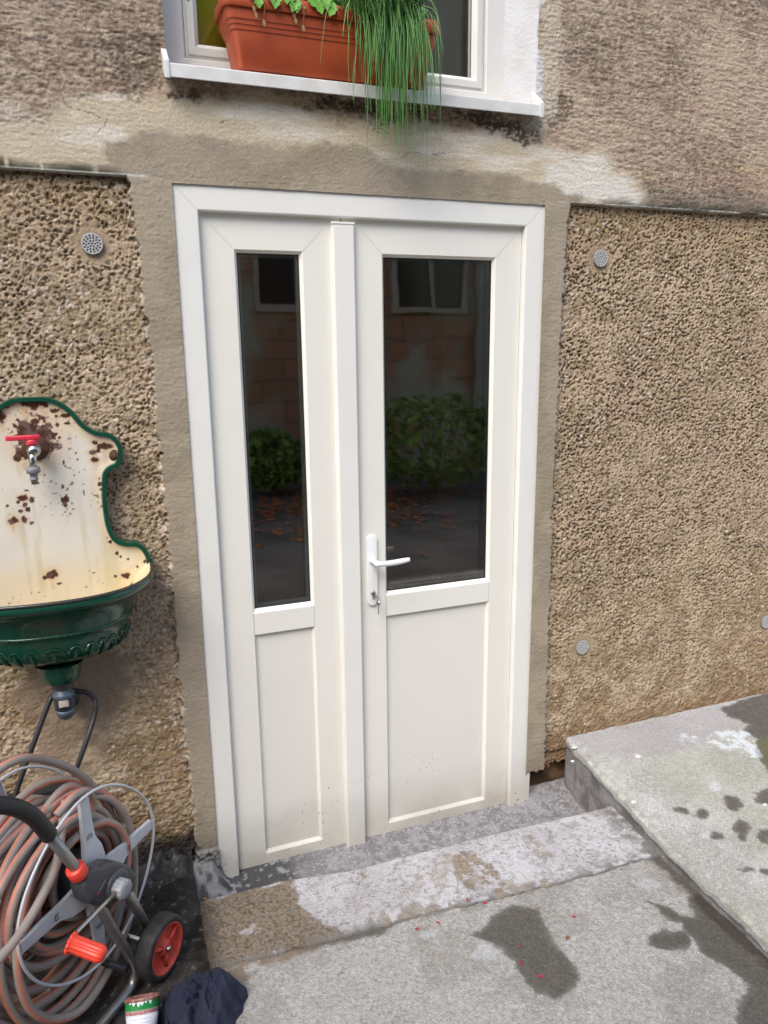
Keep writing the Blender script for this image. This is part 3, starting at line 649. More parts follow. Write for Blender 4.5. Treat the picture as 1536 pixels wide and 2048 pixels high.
# black wet ground on the left
xk = nonuni([(-6, -1.0, .2), (-1.0, -.083, .006)]); yk = nonuni([(.03, -1.0, .006), (-1.0, -1.62, .05)])
Xk, Yk = np.meshgrid(xk, yk)
n1 = fbm(Xk*6, Yk*6, 280, 4); n2 = fbm(Xk*45, Yk*45, 281, 4); n3 = fbm(Xk*140, Yk*140, 282, 3)
Zk = -.004 + .012*(n1-.5) + .004*(n2-.5)*2 + .05*ss(-.07, .01, Yk)*(.5+n2) - .010*ss(-.12, -.084, Xk)
B = np.ones(Xk.shape+(3,))
ck = cmix(B*srgb(40, 37, 36), srgb(58, 54, 50), ss(.4, .7, n2)); ck = cmix(ck, srgb(130, 126, 120), ss(.69, .76, n3)*ss(.5, .62, n2)*.8)
ck = cmix(ck, srgb(92, 88, 84), ss(.62, .74, n1)*.6)
M_blackg = attr_mat('black_wet_ground', .6, ((160, .6, (1, 1, 1)), (500, .4, (1, 1, 1))), (260, .3), speck=[(110, .09, (.5, .5, .48))], wetrough=.3)
tag(gridmesh('dark_ground', Xk, Yk, Zk, M_blackg, None, ck, wet=ss(.45, .6, n1), flip=True), kind='structure')
mb = MB(); mb.box(-6, -.5, -.2, .1, -.3, -.1)
# courtyard behind the viewer and the ground sheet
def plane(name, x0, x1, y0, y1, z, m): 
    mb = MB(); mb.add([(x0, y0, z), (x1, y0, z), (x1, y1, z), (x0, y1, z)], [(0, 1, 2, 3)], smooth=False); return tag(mb.build(name, m), kind='structure')
M_yard = mat('yard_asphalt', (.16, .15, .145), .85, var=(2.2, .9, (.05, .047, .045)), bump=[(80, .4)])
plane('courtyard', -6, 9, -6.29, -1.34, .016, M_yard)
plane('ground', -60, 60, -60, 60, -.31, M_yard)

# ---------------- room behind the glass
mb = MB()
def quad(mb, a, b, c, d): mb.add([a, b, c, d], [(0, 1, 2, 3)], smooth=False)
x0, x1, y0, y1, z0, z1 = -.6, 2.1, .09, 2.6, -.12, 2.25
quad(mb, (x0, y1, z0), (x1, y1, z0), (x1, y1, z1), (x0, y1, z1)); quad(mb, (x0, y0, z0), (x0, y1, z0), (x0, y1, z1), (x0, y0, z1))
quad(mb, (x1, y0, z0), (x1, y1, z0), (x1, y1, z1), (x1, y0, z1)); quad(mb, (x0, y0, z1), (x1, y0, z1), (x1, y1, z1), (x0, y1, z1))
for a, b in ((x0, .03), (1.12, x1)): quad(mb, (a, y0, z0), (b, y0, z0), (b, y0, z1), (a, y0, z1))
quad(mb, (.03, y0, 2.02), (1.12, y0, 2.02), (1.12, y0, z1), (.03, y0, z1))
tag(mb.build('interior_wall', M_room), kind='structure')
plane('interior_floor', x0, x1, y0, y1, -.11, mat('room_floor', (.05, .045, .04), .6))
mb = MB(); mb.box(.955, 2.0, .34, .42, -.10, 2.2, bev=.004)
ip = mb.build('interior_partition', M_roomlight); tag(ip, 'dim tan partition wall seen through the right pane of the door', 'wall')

# ---------------- the house across the yard, seen in the panes
op = tag(empty('opposite_house', (0, -6.3, 0)), 'brown brick house facing the door, mirrored faintly in its panes', 'house')
mbk = bpy.data.materials.new('old_brick'); mbk.use_nodes = True; n = mbk.node_tree.nodes; l = mbk.node_tree.links
b = n['Principled BSDF']; tc = n.new('ShaderNodeTexCoord'); mp = n.new('ShaderNodeMapping'); mp.inputs['Rotation'].default_value = (math.radians(90), 0, 0)
br = n.new('ShaderNodeTexBrick'); br.inputs['Scale'].default_value = 1.0; br.inputs['Brick Width'].default_value = .5; br.inputs['Row Height'].default_value = .24
br.inputs['Mortar Size'].default_value = .013; br.inputs['Color1'].default_value = (.46, .24, .15, 1); br.inputs['Color2'].default_value = (.34, .19, .12, 1); br.inputs['Mortar'].default_value = (.20, .15, .11, 1)
no = n.new('ShaderNodeTexNoise'); no.inputs['Scale'].default_value = 1.3; no.inputs['Detail'].default_value = 6
mr = n.new('ShaderNodeMapRange'); mr.inputs[1].default_value = .48; mr.inputs[2].default_value = .60
mx = n.new('ShaderNodeMix'); mx.data_type = 'RGBA'; mx.inputs[7].default_value = (.42, .40, .32, 1)
wn = n.new('ShaderNodeTexNoise'); wn.inputs['Scale'].default_value = 2.5; wn.inputs['Detail'].default_value = 4; l.new(tc.outputs['Object'], wn.inputs['Vector'])
wa = n.new('ShaderNodeMixRGB'); wa.blend_type = 'LINEAR_LIGHT'; wa.inputs[0].default_value = .025; l.new(tc.outputs['Object'], wa.inputs[1]); l.new(wn.outputs['Color'], wa.inputs[2]); l.new(wa.outputs[0], mp.inputs[0]); l.new(mp.outputs[0], br.inputs['Vector']); l.new(tc.outputs['Object'], no.inputs['Vector'])
l.new(no.outputs['Fac'], mr.inputs[0]); l.new(mr.outputs[0], mx.inputs[0]); l.new(br.outputs['Color'], mx.inputs[6]); l.new(mx.outputs[2], b.inputs['Base Color']); b.inputs['Roughness'].default_value = .9
mb = MB(); mb.box(-9, 9, -6.6, -6.3, -.3, 5.6); mb.build('wall', mbk, op)
M_oldp = mat('old_plaster', (.5, .5, .43), .9, var=(3, .7, (.3, .3, .25)))
for xa, xb in ((4.25, 4.75), (-.55, -.2)):
    mb = MB(); mb.box(xa, xb, -6.3, -6.15, -.3, 5.4, bev=.02); mb.build('pilaster', M_oldp, op)
M_trim = mat('old_trim', (.42, .38, .32), .7); M_dkpane = mat('dark_pane', (.02, .022, .025), .12)
for cx, zb in ((-1.6, 2.0), (.2, 2.0), (1.95, 2.0), (3.6, 1.95), (5.5, 2.0), (-3.4, .5)):
    mb = MB(); mb.ring(cx-.5, cx+.5, zb, zb+1.5, [(0, -6.3), (0, -6.24), (.07, -6.24), (.07, -6.28)])
    mb.box(cx-.025, cx+.025, -6.285, -6.25, zb+.07, zb+1.43)
    wf = mb.build('window', M_trim, op)
    mb = MB(); mb.add([(cx-.43, -6.275, zb+.07), (cx+.43, -6.275, zb+.07), (cx+.43, -6.275, zb+1.43), (cx-.43, -6.275, zb+1.43)], [(0, 1, 2, 3)], smooth=False)
    mb.build('pane', M_dkpane, wf)
# shrubs in front of it
def leafball(mb, c, r, n, size, mi=0):
    for _ in range(n):
        d = rng.normal(size=3); d /= np.linalg.norm(d); p = np.array(c)+d*np.array(r)*rng.uniform(.35, 1.0)**.5
        a = rng.normal(size=3); a /= np.linalg.norm(a); b_ = np.cross(a, rng.normal(size=3)); b_ /= np.linalg.norm(b_)
        s = size*rng.uniform(.6, 1.3)
        mb.add([p-a*s, p+b_*s*.45, p+a*s, p-b_*s*.45], [(0, 1, 2, 3)], mi, False)
M_shrub = mat('shrub_leaf', (.22, .34, .07), .6, var=(5, .8, (.09, .16, .04)))
for (x, y, r, lab) in ((3.1, -5.0, (1.0, .5, .50), 'broad green shrub in the yard, mirrored in the right pane'), (1.45, -5.7, (.45, .3, .30), 'low green shrub in the yard, mirrored in the left pane')):
    t = tag(empty('shrub', (x, y, 0)), lab, 'shrub')
    mb = MB(); leafball(mb, (x, y, .10+r[2]), r, 1500, .055); mb.build('foliage', M_shrub, t)
    mb = MB()
    for k in range(5): mb.tube([(x, y, 0), (x+.1*math.cos(k*1.3), y+.1*math.sin(k*1.3), .3), (x+.3*math.cos(k*1.3), y+.25*math.sin(k*1.3), .8)], [.02, .014, .006], 6)
    mb.build('stem', M_dry, t)
mb = MB()
for _ in range(900):
    x, y = rng.normal(1.9, .7), rng.normal(-4.9, .6)
    if y < -6.2: continue
    a = rng.uniform(0, 6.28); s = rng.uniform(.02, .045)
    mb.add([(x+s*math.cos(a+k*1.57)*(1 if k % 2 else .6), y+s*math.sin(a+k*1.57)*(1 if k % 2 else .6), .026+rng.uniform(0, .02)) for k in range(4)], [(0, 1, 2, 3)], smooth=False)
tag(mb.build('leaf_litter', mat('orange_leaf', (.62, .2, .03), .7, var=(3, .8, (.4, .12, .02)))), 'orange fallen leaves strewn over the yard behind the viewer', 'leaves', kind='stuff')

# ================================================================== DOOR
door = tag(empty('double_door', (.576, 0, -.09)), 'white two leaf door of uneven widths with glazed upper halves and cream lower panels', 'door')
mb = MB()
fp = [(-.02, .075), (-.02, 0), (.0, 0), (.0615, 0), (.064, .0012), (.0655, .004), (.0665, .024), (.0665, .075)]
mb.ring(0, 1.153, -.30, 2.05, fp)
# mitre seams
def seam(mb, x0, z0, x1, z1, y, wd=.0009, mi=1):
    d = np.array([x1-x0, z1-z0]); L = np.linalg.norm(d); nn = np.array([-d[1], d[0]])/L*wd/2
    mb.add([(x0-nn[0], y, z0-nn[1]), (x1-nn[0], y, z1-nn[1]), (x1+nn[0], y, z1+nn[1]), (x0+nn[0], y, z0+nn[1])], [(0, 1, 2, 3)], mi, False)
seam(mb, 0, 2.05, .062, 1.988, -.0004); seam(mb, 1.153, 2.05, 1.091, 1.988, -.0004)
mb.build('door_frame', [PVC, M_seam], door)
def leaf(xo0, xo1, x0, x1, name_label, drip):
    ring_b = -.055; top = 1.8891
    mb = MB()
    o = .0
    # outer stile ring, drawn from the outer edge in to the opening
    vs = []; fs = []
    prof = [(0., .075), (0., .022), (.002, .020), (1., .020), (1., .0205)]
    rects = []
    for t, y in prof[:3]: rects.append((xo0+t, xo1-t, -.125+t, 1.995-t, y))
    def R4(a, b_, c, d, y): return (a, b_, c, d, y)
    rects.append(R4(x0-.0008, x1+.0008, ring_b-.0008, top+.0008, .020))
    rects.append(R4(x0, x1, ring_b, top, .0208))
    rects.append(R4(x0+.0085, x1-.0085, ring_b+.0085, top-.0085, .0350))
    rects.append(R4(x0+.0085, x1-.0085, ring_b+.0085, top-.0085, .070))
    for (a, b_, c, d, y) in rects: vs += [(a, y, c), (b_, y, c), (b_, y, d), (a, y, d)]
    for i in range(len(rects)-1):
        for k in range(4): fs.append((i*4+k, i*4+(k+1) % 4, i*4+4+(k+1) % 4, i*4+4+k))
    mb.add(vs, fs, 0, False)
    # mitres
    wdt = min(x0-xo0, .085)
    for (cx, sx) in ((x0, -1), (x1, 1)):
        for (cz, sz) in ((top, 1), (ring_b, -1)):
            L = min(.068, (x0-xo0 if sx < 0 else xo1-x1)) - .004
            if sz < 0: L = min(L, .04)
            seam(mb, cx, cz, cx+sx*L, cz+sz*L, .0196)
    lf = mb.build('door_leaf', [PVCL, M_seam], door)
    if name_label: lf['label'] = name_label
    # cross rail with sloped glazing beads
    mb = MB(); a, b_ = x0+.0006, x1-.0006
    pr = [(.7315, .040), (.7315, .0225), (.7330, .0204), (.8035, .0204), (.8050, .0215), (.8170, .0352), (.8170, .060)]
    vs = [(a, y, z) for z, y in pr]+[(b_, y, z) for z, y in pr]; n_ = len(pr)
    mb.add(vs, [(i, i+1, n_+i+1, n_+i) for i in range(n_-1)], 0, False)
    for xx in (a, b_): seam(mb, xx, .7315, xx, .8035, .0202, .0012)
    mb.build('cross_rail', [PVCL, M_seam], lf)
    # lower panel
    mb = MB(); mb.box(x0+.006, x1-.006, .033, .05, ring_b+.004, .745); mb.build('lower_panel', M_panel, lf)
    # gasket, spacer, glass
    mb = MB(); g0, g1, h0, h1 = x0+.0085, x1-.0085, .817, top-.0085
    mb.ring(g0-.001, g1+.001, h0-.001, h1+.001, [(0, .0338), (.0032, .0338), (.0032, .037)]); mb.build('gasket', M_gasket, lf)
    mb = MB(); mb.ring(g0-.002, g1+.002, h0-.002, h1+.002, [(0, .040), (.011, .040), (.011, .054), (0, .054)]); mb.build('glazing_spacer', M_spacer, lf)
    mb = MB()
    for y in (.0365, .056): mb.add([(g0-.004, y, h0-.004), (g1+.004, y, h0-.004), (g1+.004, y, h1+.004), (g0-.004, y, h1+.004)], [(0, 1, 2, 3)], 0, False)
    mb.build('glass_pane', M_glass, lf)
    return lf
lfL = leaf(.066, .4755, .1606, .3577, 'narrow left leaf', 0)
lfR = leaf(.4790, 1.0855, .6049, .9925, 'wide right leaf with the handle', 0)
# meeting profile with end cap
mb = MB(); pr = [(.4440, .0205), (.4440, .006), (.4470, .0012), (.4500, 0), (.5080, 0), (.5108, .0015), (.5110, .0205)]
za, zb = -.12, 1.966; n_ = len(pr)
mb.add([(x, y, za) for x, y in pr]+[(x, y, zb) for x, y in pr], [(i, i+1, n_+i+1, n_+i) for i in range(n_-1)]+[tuple(range(n_, 2*n_))], 0, False)
ms = mb.build('meeting_strip', PVC, door)
mb = MB(); mb.box(.4425, .5125, -.0016, .0196, 1.9662, 1.9725, bev=.001); mb.build('end_cap', PVC, ms)
# handle
hd = None
mb = MB(); cx, zb, zt, hw = .5555, .779, 1.0205, .0182
out = [(cx+hw*math.cos(a), zt-hw+hw*math.sin(a)) for a in np.linspace(0, math.pi, 14)] + [(cx+hw*math.cos(a), zb+hw+hw*math.sin(a)) for a in np.linspace(math.pi, 2*math.pi, 14)]
mb.prism(out, lambda a, p, q: (p, a, q), .0198, .0105, bev=.0022)
hd = mb.build('door_handle', M_handle, door)
mb = MB(); zl = .9365
mb.lathe([(0, .0125), (.006, .0125), (.010, .0095), (.030, .0090), (.040, .0105)], (.5555, .011, zl), (0, -1, 0), 20)
P = []
for t in np.linspace(0, 1, 16):
    P.append((.549+.118*t, -.0345+.004*math.sin(t*math.pi)-.004*t, zl-.002 + .005*t*t - .003*math.sin(t*math.pi)))
mb.tube(P, [.0095*(1-.25*abs(2*t-1)**3) if t > .03 else .006 for t in np.linspace(0, 1, 16)], 12)
lv = mb.build('lever', M_handle, hd)
mb = MB(); mb.lathe([(0, .0085), (.006, .0085), (.0068, .007)], (.5565, .0112, .823), (0, -1, 0), 20); mb.box(.5525, .5605, .0045, .0112, .806, .818, bev=.001)
mb.build('lock_cylinder', M_key, hd)
mb = MB(); mb.lathe([(0, .011), (.045, .010)], (.5555, .072, zl+.0), (0, 1, 0), 14); mb.tube([(.5555, .115, zl), (.60, .118, zl), (.672, .116, zl+.003)], .0085, 10); mb.box(.538, .572, .075, .082, .78, 1.02, bev=.002)
mb.build('inside_lever', M_handle, hd)
# keys: one in the lock, one hanging from its ring
key = tag(empty('key', (.557, 0, .82)), 'small silver key in the lock of the white door, a second one hanging below', 'key')
def kw(mb, c, rot, s=1):
    ca, sa = math.cos(rot), math.sin(rot)
    def f(a, p, q): return (c[0]+a if rot is None else c[0]+p*ca*0+a, c[1]+p*ca-q*0, c[2]+q)
    return f
mb = MB(); mb.lathe([(0, .011), (.0018, .011)], (.5556, -.012, .823), (1, 0, 0), 18, rib=0); mb.box(.5556, .5574, -.003, .006, .8195, .8265)
mb.build('bow', M_key, key)
mb = MB(); mb.tube([(.5610+.006*math.sin(a)*.6, -.018+.006*math.sin(a), .813+.010*math.cos(a)) for a in np.linspace(0, 2*math.pi, 24, endpoint=False)], .0008, 6, closed=True); mb.build('key_ring', M_steel, key)
mb = MB(); mb.lathe([(0, .0085), (.0018, .0085)], (.5625, -.019, .797), (.9, .4, 0), 18)
mb.box(.5622, .5640, -.0215, -.0170, .760, .790)
for k in range(4): mb.box(.5622, .5640, -.0240, -.0205, .763+k*.005, .7655+k*.005)
mb.build('hanging_key', M_key, key)

# ================================================================== WINDOW
win = tag(empty('window', (.55, .1, 2.36)), 'white framed window above the door with a projecting sill and an olive blind at its left', 'window')
mb = MB()
mb.ring(.004, 1.045, 2.325, 3.95, [(-.01, .16), (-.01, .088), (.060, .088), (.0630, .090), (.0650, .096), (.0650, .15)])
mb.build('window_frame', M_winframe, win)
mb = MB()
mb.ring(.070, .979, 2.391, 3.88, [(0, .15), (0, .1005), (.002, .0985), (.0075, .0985), (.009, .094), (.026, .092), (.0285, .094), (.039, .108), (.039, .13)])
sash = mb.build('sash', M_winframe, win)
mb = MB()
for y in (.112, .13): mb.add([(.105, y, 2.425), (.944, y, 2.425), (.944, y, 3.85), (.105, y, 3.85)], [(0, 1, 2, 3)], 0, False)
mb.build('glass_pane', glass_mat('window_glass', boost=1.3), sash)
mb = MB(); mb.ring(.107, .942, 2.428, 3.846, [(0, .1085), (.003, .1085), (.003, .112)]); mb.build('gasket', M_gasket, sash)
mb = MB(); mb.add([(.0, .137, 2.3), (.50, .137, 2.3), (.50, .137, 3.95), (.0, .137, 3.95)], [(0, 1, 2, 3)], 0, False); mb.build('blind', M_olive, win)
xsn = np.linspace(.50, 1.1, 60); mb = MB()
vs = [(x, .165+.012*math.sin(x*60), z) for z in (2.3, 3.95) for x in xsn]
mb.add(vs, [(i, i+1, 61+i, 60+i) for i in range(59)]); mb.build('curtain', M_curtain, win)
# splayed reveals
M_reveal = mat('reveal_paint', (.58, .58, .59), .8, var=(12, .7, (.50, .48, .45)), bump=[(120, .22), (30, .15)])
zr = np.linspace(2.325, 3.92, 240); tr = np.linspace(0, 1, 16); TR, ZR = np.meshgrid(tr, zr)
XRv = 1.108-.066*TR; YRv = -.006+.096*TR; XRv = XRv - .002*(fbm(ZR*40, TR*4, 290, 3)-.5)
gridmesh('reveal', XRv, YRv, ZR, M_reveal, win)
mb = MB(); quad(mb, (.005, -.006, 2.32), (.005, .10, 2.32), (.005, .10, 3.92), (.005, -.006, 3.92)); quad(mb, (.005, -.006, 3.9), (1.11, -.006, 3.9), (1.04, .10, 3.9), (.005, .10, 3.9)); mb.build('reveal', M_reveal, win)
# dark room box behind
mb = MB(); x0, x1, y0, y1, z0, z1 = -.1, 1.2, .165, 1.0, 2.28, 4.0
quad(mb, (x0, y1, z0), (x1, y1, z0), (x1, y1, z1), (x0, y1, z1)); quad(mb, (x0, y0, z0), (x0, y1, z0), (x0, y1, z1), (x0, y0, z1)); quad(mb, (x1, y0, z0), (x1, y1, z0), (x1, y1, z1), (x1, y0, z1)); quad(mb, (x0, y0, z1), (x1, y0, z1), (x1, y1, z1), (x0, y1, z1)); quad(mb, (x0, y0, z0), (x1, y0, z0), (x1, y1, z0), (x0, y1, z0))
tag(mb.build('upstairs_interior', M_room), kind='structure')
# sill
mb = MB(); pr = [(.088, 2.352), (-.048, 2.3265), (-.0505, 2.3255), (-.0515, 2.323), (-.0515, 2.294), (-.0500, 2.2925), (-.0480, 2.294), (-.0480, 2.319), (.080, 2.343), (.088, 2.34)]
n_ = len(pr); N_ = 60; xx = np.linspace(.008, 1.094, N_)
mb.add([(x, y, z) for x in xx for y, z in pr], [(i*n_+k, i*n_+(k+1) % n_, (i+1)*n_+(k+1) % n_, (i+1)*n_+k) for i in range(N_-1) for k in range(n_)], 0, False)
sill = mb.build('window_sill', M_sill, win)
for a, b_ in ((-.004, .0095), (1.0925, 1.107)):
    mb = MB(); mb.prism([(.0, 2.375), (.0, 2.325), (-.0545, 2.289), (-.0545, 2.330), (-.045, 2.338)], lambda s_, p, q: (s_, p, q), a, b_, bev=.001); mb.build('end_cap', M_sill, sill)

# ================================================================== PLANTER AND PLANTS
pl = tag(empty('planter', (.46, .02, 2.335)), 'long terracotta coloured plastic planter standing on the window sill', 'planter')
def rr(x0, x1, y0, y1, r, z, n=6):
    o = []
    for (cx, cy, a0) in ((x1-r, y0+r, -90), (x1-r, y1-r, 0), (x0+r, y1-r, 90), (x0+r, y0+r, 180)):
        for k in range(n+1):
            a = math.radians(a0+90*k/n); o.append((cx+r*math.cos(a), cy+r*math.sin(a), z))
    return o
def loft(mb, loops, mi=0, caps=(True, False), smooth=True):
    n = len(loops[0]); vs = [p for lp in loops for p in lp]
    fs = [(i*n+k, i*n+(k+1) % n, (i+1)*n+(k+1) % n, (i+1)*n+k) for i in range(len(loops)-1) for k in range(n)]
    if caps[0]: fs.append(tuple(range(n))[::-1])
    if caps[1]: fs.append(tuple((len(loops)-1)*n+k for k in range(n)))
    mb.add(vs, fs, mi, smooth)
def body(t, z, e=0):   # t 0 bottom .. 1 under rim
    return rr(.186-.022*t-e, .724+.026*t+e, -.034-.012*t-e, .062+.018*t+e, .022, z)
mb = MB(); L = []
zb = 2.337
for z, e in ((zb, -.003), (zb+.004, 0), (2.425, 0), (2.4265, .0022), (2.4365, .0025), (2.438, .0045), (2.448, .0048), (2.4495, .007), (2.478, .0075)):
    L.append(body((z-zb)/(2.478-zb), z, e))
loft(mb, L); mb.build('body', M_terra, pl, 40)
mb = MB(); L = []
for e, z in ((-.002, 2.4785), (.0085, 2.4785), (.0115, 2.474), (.013, 2.476), (.0125, 2.503), (.010, 2.508), (.004, 2.509), (-.001, 2.506), (-.002, 2.49)):
    L.append(rr(.163-e, .751+e, -.0465-e, .081+e, .026, z))
loft(mb, L, caps=(False, False)); mb.build('rim', M_terra, pl, 50)
mb = MB(); mb.add(rr(.165, .749, -.045, .079, .02, 2.492), [tuple(range(28))], 0, False); mb.build('soil', M_soil, pl)
# chives hanging over the front
ch = tag(empty('chive_plant', (.62, .0, 2.495)), 'dense chives with thin green blades hanging over the right front of the planter', 'plant')
mb = MB()
def blade(mb, base, d, L, droop, r, mi, fy, n=11):
    p = np.array(base, float); v_ = np.array(d, float); v_ /= np.linalg.norm(v_); pts = [p.copy()]
    step = L/n
    for i in range(n):
        v_ = v_ + np.array([rng.normal(0, .10), rng.normal(0, .03), -droop*step*(1+i*.12)]); v_ /= np.linalg.norm(v_)
        p = p+v_*step
        # resting against the pot's front and its rim
        if p[2] < 2.512 and p[1] > fy-.0005*i: p[1] = fy-.0005*i
        pts.append(p.copy())
    mb.tube(pts, [r*(1-.6*(i/n)**3) for i in range(n+1)], 4, mi=mi, caps=False)
for i in range(330):
    bx = rng.uniform(.49, .69) if rng.random() < .45 else rng.normal(.625, .035)
    bx = min(max(bx, .47), .665)
    base = (bx, rng.uniform(-.03, .05), 2.495)
    core = abs(bx-.62) < .06
    Lh = rng.uniform(.16, .30) if core and rng.random() < .55 else rng.uniform(.08, .2)
    dx = rng.normal(.10 if bx < .6 else -.22, .15)
    blade(mb, base, (dx, -rng.uniform(.25, .8), rng.uniform(.25, 1.1)), Lh+.08, rng.uniform(9, 19), rng.uniform(.0010, .0016), int(rng.random() < .35), -.0605-abs(rng.normal(0, .006)))
for i in range(46):
    bx = rng.normal(.615, .04)
    blade(mb, (bx, -.03, 2.50), (rng.normal(.02, .28), -.9, .5), rng.uniform(.24, .42), 26, rng.uniform(.0011, .0016), (2 if rng.random() < .08 else int(rng.random() < .3)), -.062-abs(rng.normal(0, .006)), 14)
for i in range(120):                                        # upright ones above the picture's edge
    blade(mb, (rng.uniform(.46, .67), rng.uniform(-.03, .06), 2.495), (rng.normal(0, .22), rng.normal(-.1, .3), 1), rng.uniform(.12, .25), 5, .0013, 0, -.2)
mb.build('blades', [M_chive, M_chive2, M_chive3], ch)
def leafmesh(mb, p, d, up, L, Wd, mi=0, curl=.3):
    d = np.array(d, float); d /= np.linalg.norm(d); s_ = np.cross(d, up); s_ /= np.linalg.norm(s_)+1e-9; nn = np.cross(s_, d)
    n = 7; vs = []
    for i in range(n+1):
        t = i/n; c = np.array(p)+d*L*t - nn*curl*L*t*t; w_ = Wd*math.sin(math.pi*min(1, t*.92+.06))**.8*(1+.18*((i % 2)*2-1))
        vs += [c-s_*w_+nn*w_*.25, c, c+s_*w_+nn*w_*.25]
    fs = [(i*3+k, i*3+k+1, i*3+k+4, i*3+k+3) for i in range(n) for k in range(2)]
    mb.add(vs, fs, mi)
def herb(name_x, lab, n, spread, sx=1):
    t = tag(empty('herb_plant', (name_x, 0, 2.495)), lab, 'plant'); mb = MB(); ms_ = MB()
    for i in range(n):
        a = rng.uniform(0, 6.28); bx = name_x+rng.normal(0, spread*.5); by = rng.uniform(-.035, .04)
        top = np.array([bx+rng.normal(0, spread), by-abs(rng.normal(0, .022)), 2.505+rng.uniform(0, .12)])
        ms_.tube([(bx, by, 2.49), (bx*.5+top[0]*.5, by, 2.51), top], .0014, 5)
        for k in range(5):
            an = rng.uniform(0, 6.28); q = top-np.array([0, 0, .012*k])*.8
            leafmesh(mb, q, (math.cos(an), math.sin(an)-.35, rng.uniform(-.5, .4)), (0, 0, 1), rng.uniform(.018, .034), rng.uniform(.007, .012), 0, rng.uniform(.1, .6))
    for x_, dz in ((name_x-.065, .02), (name_x-.05, -.002), (name_x-.02, .012), (name_x, .002), (name_x+.025, .016), (name_x+.05, .0)):
        leafmesh(mb, (x_, -.062, 2.512+dz), (rng.normal(0, .35), -.25, -1), (0, -1, .2), .040, .013, 0, .1)
    mb.build('leaves', M_herb, t); ms_.build('stems', M_chive2, t)
    md = MB()
    for x_, ln in ((name_x-.055, .045), (name_x-.035, .06), (name_x-.06, .03)):
        md.tube([(x_, -.060, 2.508), (x_+.003, -.063, 2.508-ln*.6), (x_-.002, -.062, 2.508-ln)], .0007, 4)
        leafmesh(md, (x_-.002, -.062, 2.508-ln), (.2, -.05, -1), (0, -1, 0), .016, .004, 0, .1)
    md.build('withered_stems', M_dry, t)
    return t
herb(.29, 'leafy bright green herb at the left end of the planter with withered stems hanging', 26, .06)
herb(.395, 'leafy green herb in the middle of the planter beside the chives', 20, .05)

# ================================================================== VENT COVERS
def vent(x, z, label):
    t = tag(empty('vent_cover', (x, 0, z)), label, 'vent', 'round perforated vents in the roughcast')
    r0 = .0265; yb = .0035
    g = np.linspace(-r0, r0, 89); GX, GZ = np.meshgrid(g, g); R_ = np.hypot(GX, GZ)
    Yv = np.full(GX.shape, yb)
    holes = [(0, 0)]+[(.0075*math.cos(a), .0075*math.sin(a)) for a in np.arange(6)*math.pi/3]+[(.0145*math.cos(a+.2), .0145*math.sin(a+.2)) for a in np.arange(12)*math.pi/6]+[(.0205*math.cos(a), .0205*math.sin(a)) for a in np.arange(14)*math.pi/7]
    hm = np.zeros(GX.shape)
    for hx, hz in holes: hm = np.maximum(hm, ss(.0023, .0017, np.hypot(GX-hx, GZ-hz)))
    Yv = Yv + .010*hm
    col = cmix(np.ones(GX.shape+(3,))*np.array([.42, .42, .41]), (.008, .008, .008), hm)
    gridmesh('grille', GX+x, Yv, GZ+z, attr_mat('grille', .5, (), (300, .25)), t, col, keep=(R_[:-1, :-1] < r0*.985))
    mb = MB(); mb.lathe([(0, r0*.98), (0, r0+.0015), (-.003, r0+.001), (-.0035, r0-.001), (-.001, r0-.0035)], (x, .008, z), (0, 1, 0), 40, caps=False)
    mb.build('collar', M_vent, t)
vent(*vents[0], 'round perforated vent in the roughcast above the wall basin, left of the door')
vent(*vents[1], 'round pale perforated vent right of the door, near its top corner')
vent(*vents[2], 'round greyish perforated vent low in the wall, right of the door')
vent(*vents[3], 'round perforated vent low in the wall, cut by the right edge of the photo')

# ================================================================== WALL BASIN
XB = -.400
half = [(0, 1.497), (.050, 1.492), (.093, 1.462), (.117, 1.428), (.140, 1.407), (.160, 1.398), (.176, 1.396), (.192, 1.388), (.2065, 1.372), (.213, 1.350), (.210, 1.324), (.198, 1.306), (.180, 1.298), (.168, 1.284), (.164, 1.26), (.160, 1.21), (.162, 1.15), (.170, 1.112), (.184, 1.092), (.205, 1.083), (.232, 1.079), (.250, 1.064), (.262, 1.036), (.264, 1.010)]
def smoothpoly(P, n=6):
    P = np.array(P); out = []
    for i in range(len(P)-1):
        p0, p1, p2, p3 = P[max(i-1, 0)], P[i], P[i+1], P[min(i+2, len(P)-1)]
        for t in np.linspace(0, 1, n, endpoint=False):
            out.append(.5*((2*p1)+(-p0+p2)*t+(2*p0-5*p1+4*p2-p3)*t*t+(-p0+3*p1-3*p2+p3)*t**3))
    out.append(P[-1]); return np.array(out)
hp = smoothpoly(half, 5)
outl = [(XB+a, b) for a, b in hp]; outl_l = [(XB-a, b) for a, b in hp[::-1]]
full = outl_l+outl[1:]
bas = tag(empty('wall_basin', (XB, 0, .99)), 'old enamelled wall fountain basin, chipped cream back plate with dark green border and bowl', 'basin')
gx = np.arange(-.68, -.12, .0025); gz = np.arange(.80, 1.51, .0025); GX, GZ = np.meshgrid(gx, gz)
YB = -.026
sd_ = sdist(full+[(XB+.20, .96), (XB+.18, .86), (XB-.18, .86), (XB-.20, .96)], GX, GZ)
Yb = np.full(GX.shape, YB) - .004*ss(-.03, 0, sd_) - .006*ss(.99, .9, GZ)*0
nA = fbm(GX*6, GZ*6, 300, 4); nB = fbm(GX*60, GZ*60, 301, 4); nC = fbm(GX*200, GZ*200, 302, 3)
B = np.ones(GX.shape+(3,))
cb = cmix(B*srgb(224, 217, 202), srgb(214, 209, 200), ss(.3, .7, nA))
cb = cmix(cb, srgb(214, 192, 144), ss(1.10, 1.0, GZ+.05*(nA-.5))*.5)
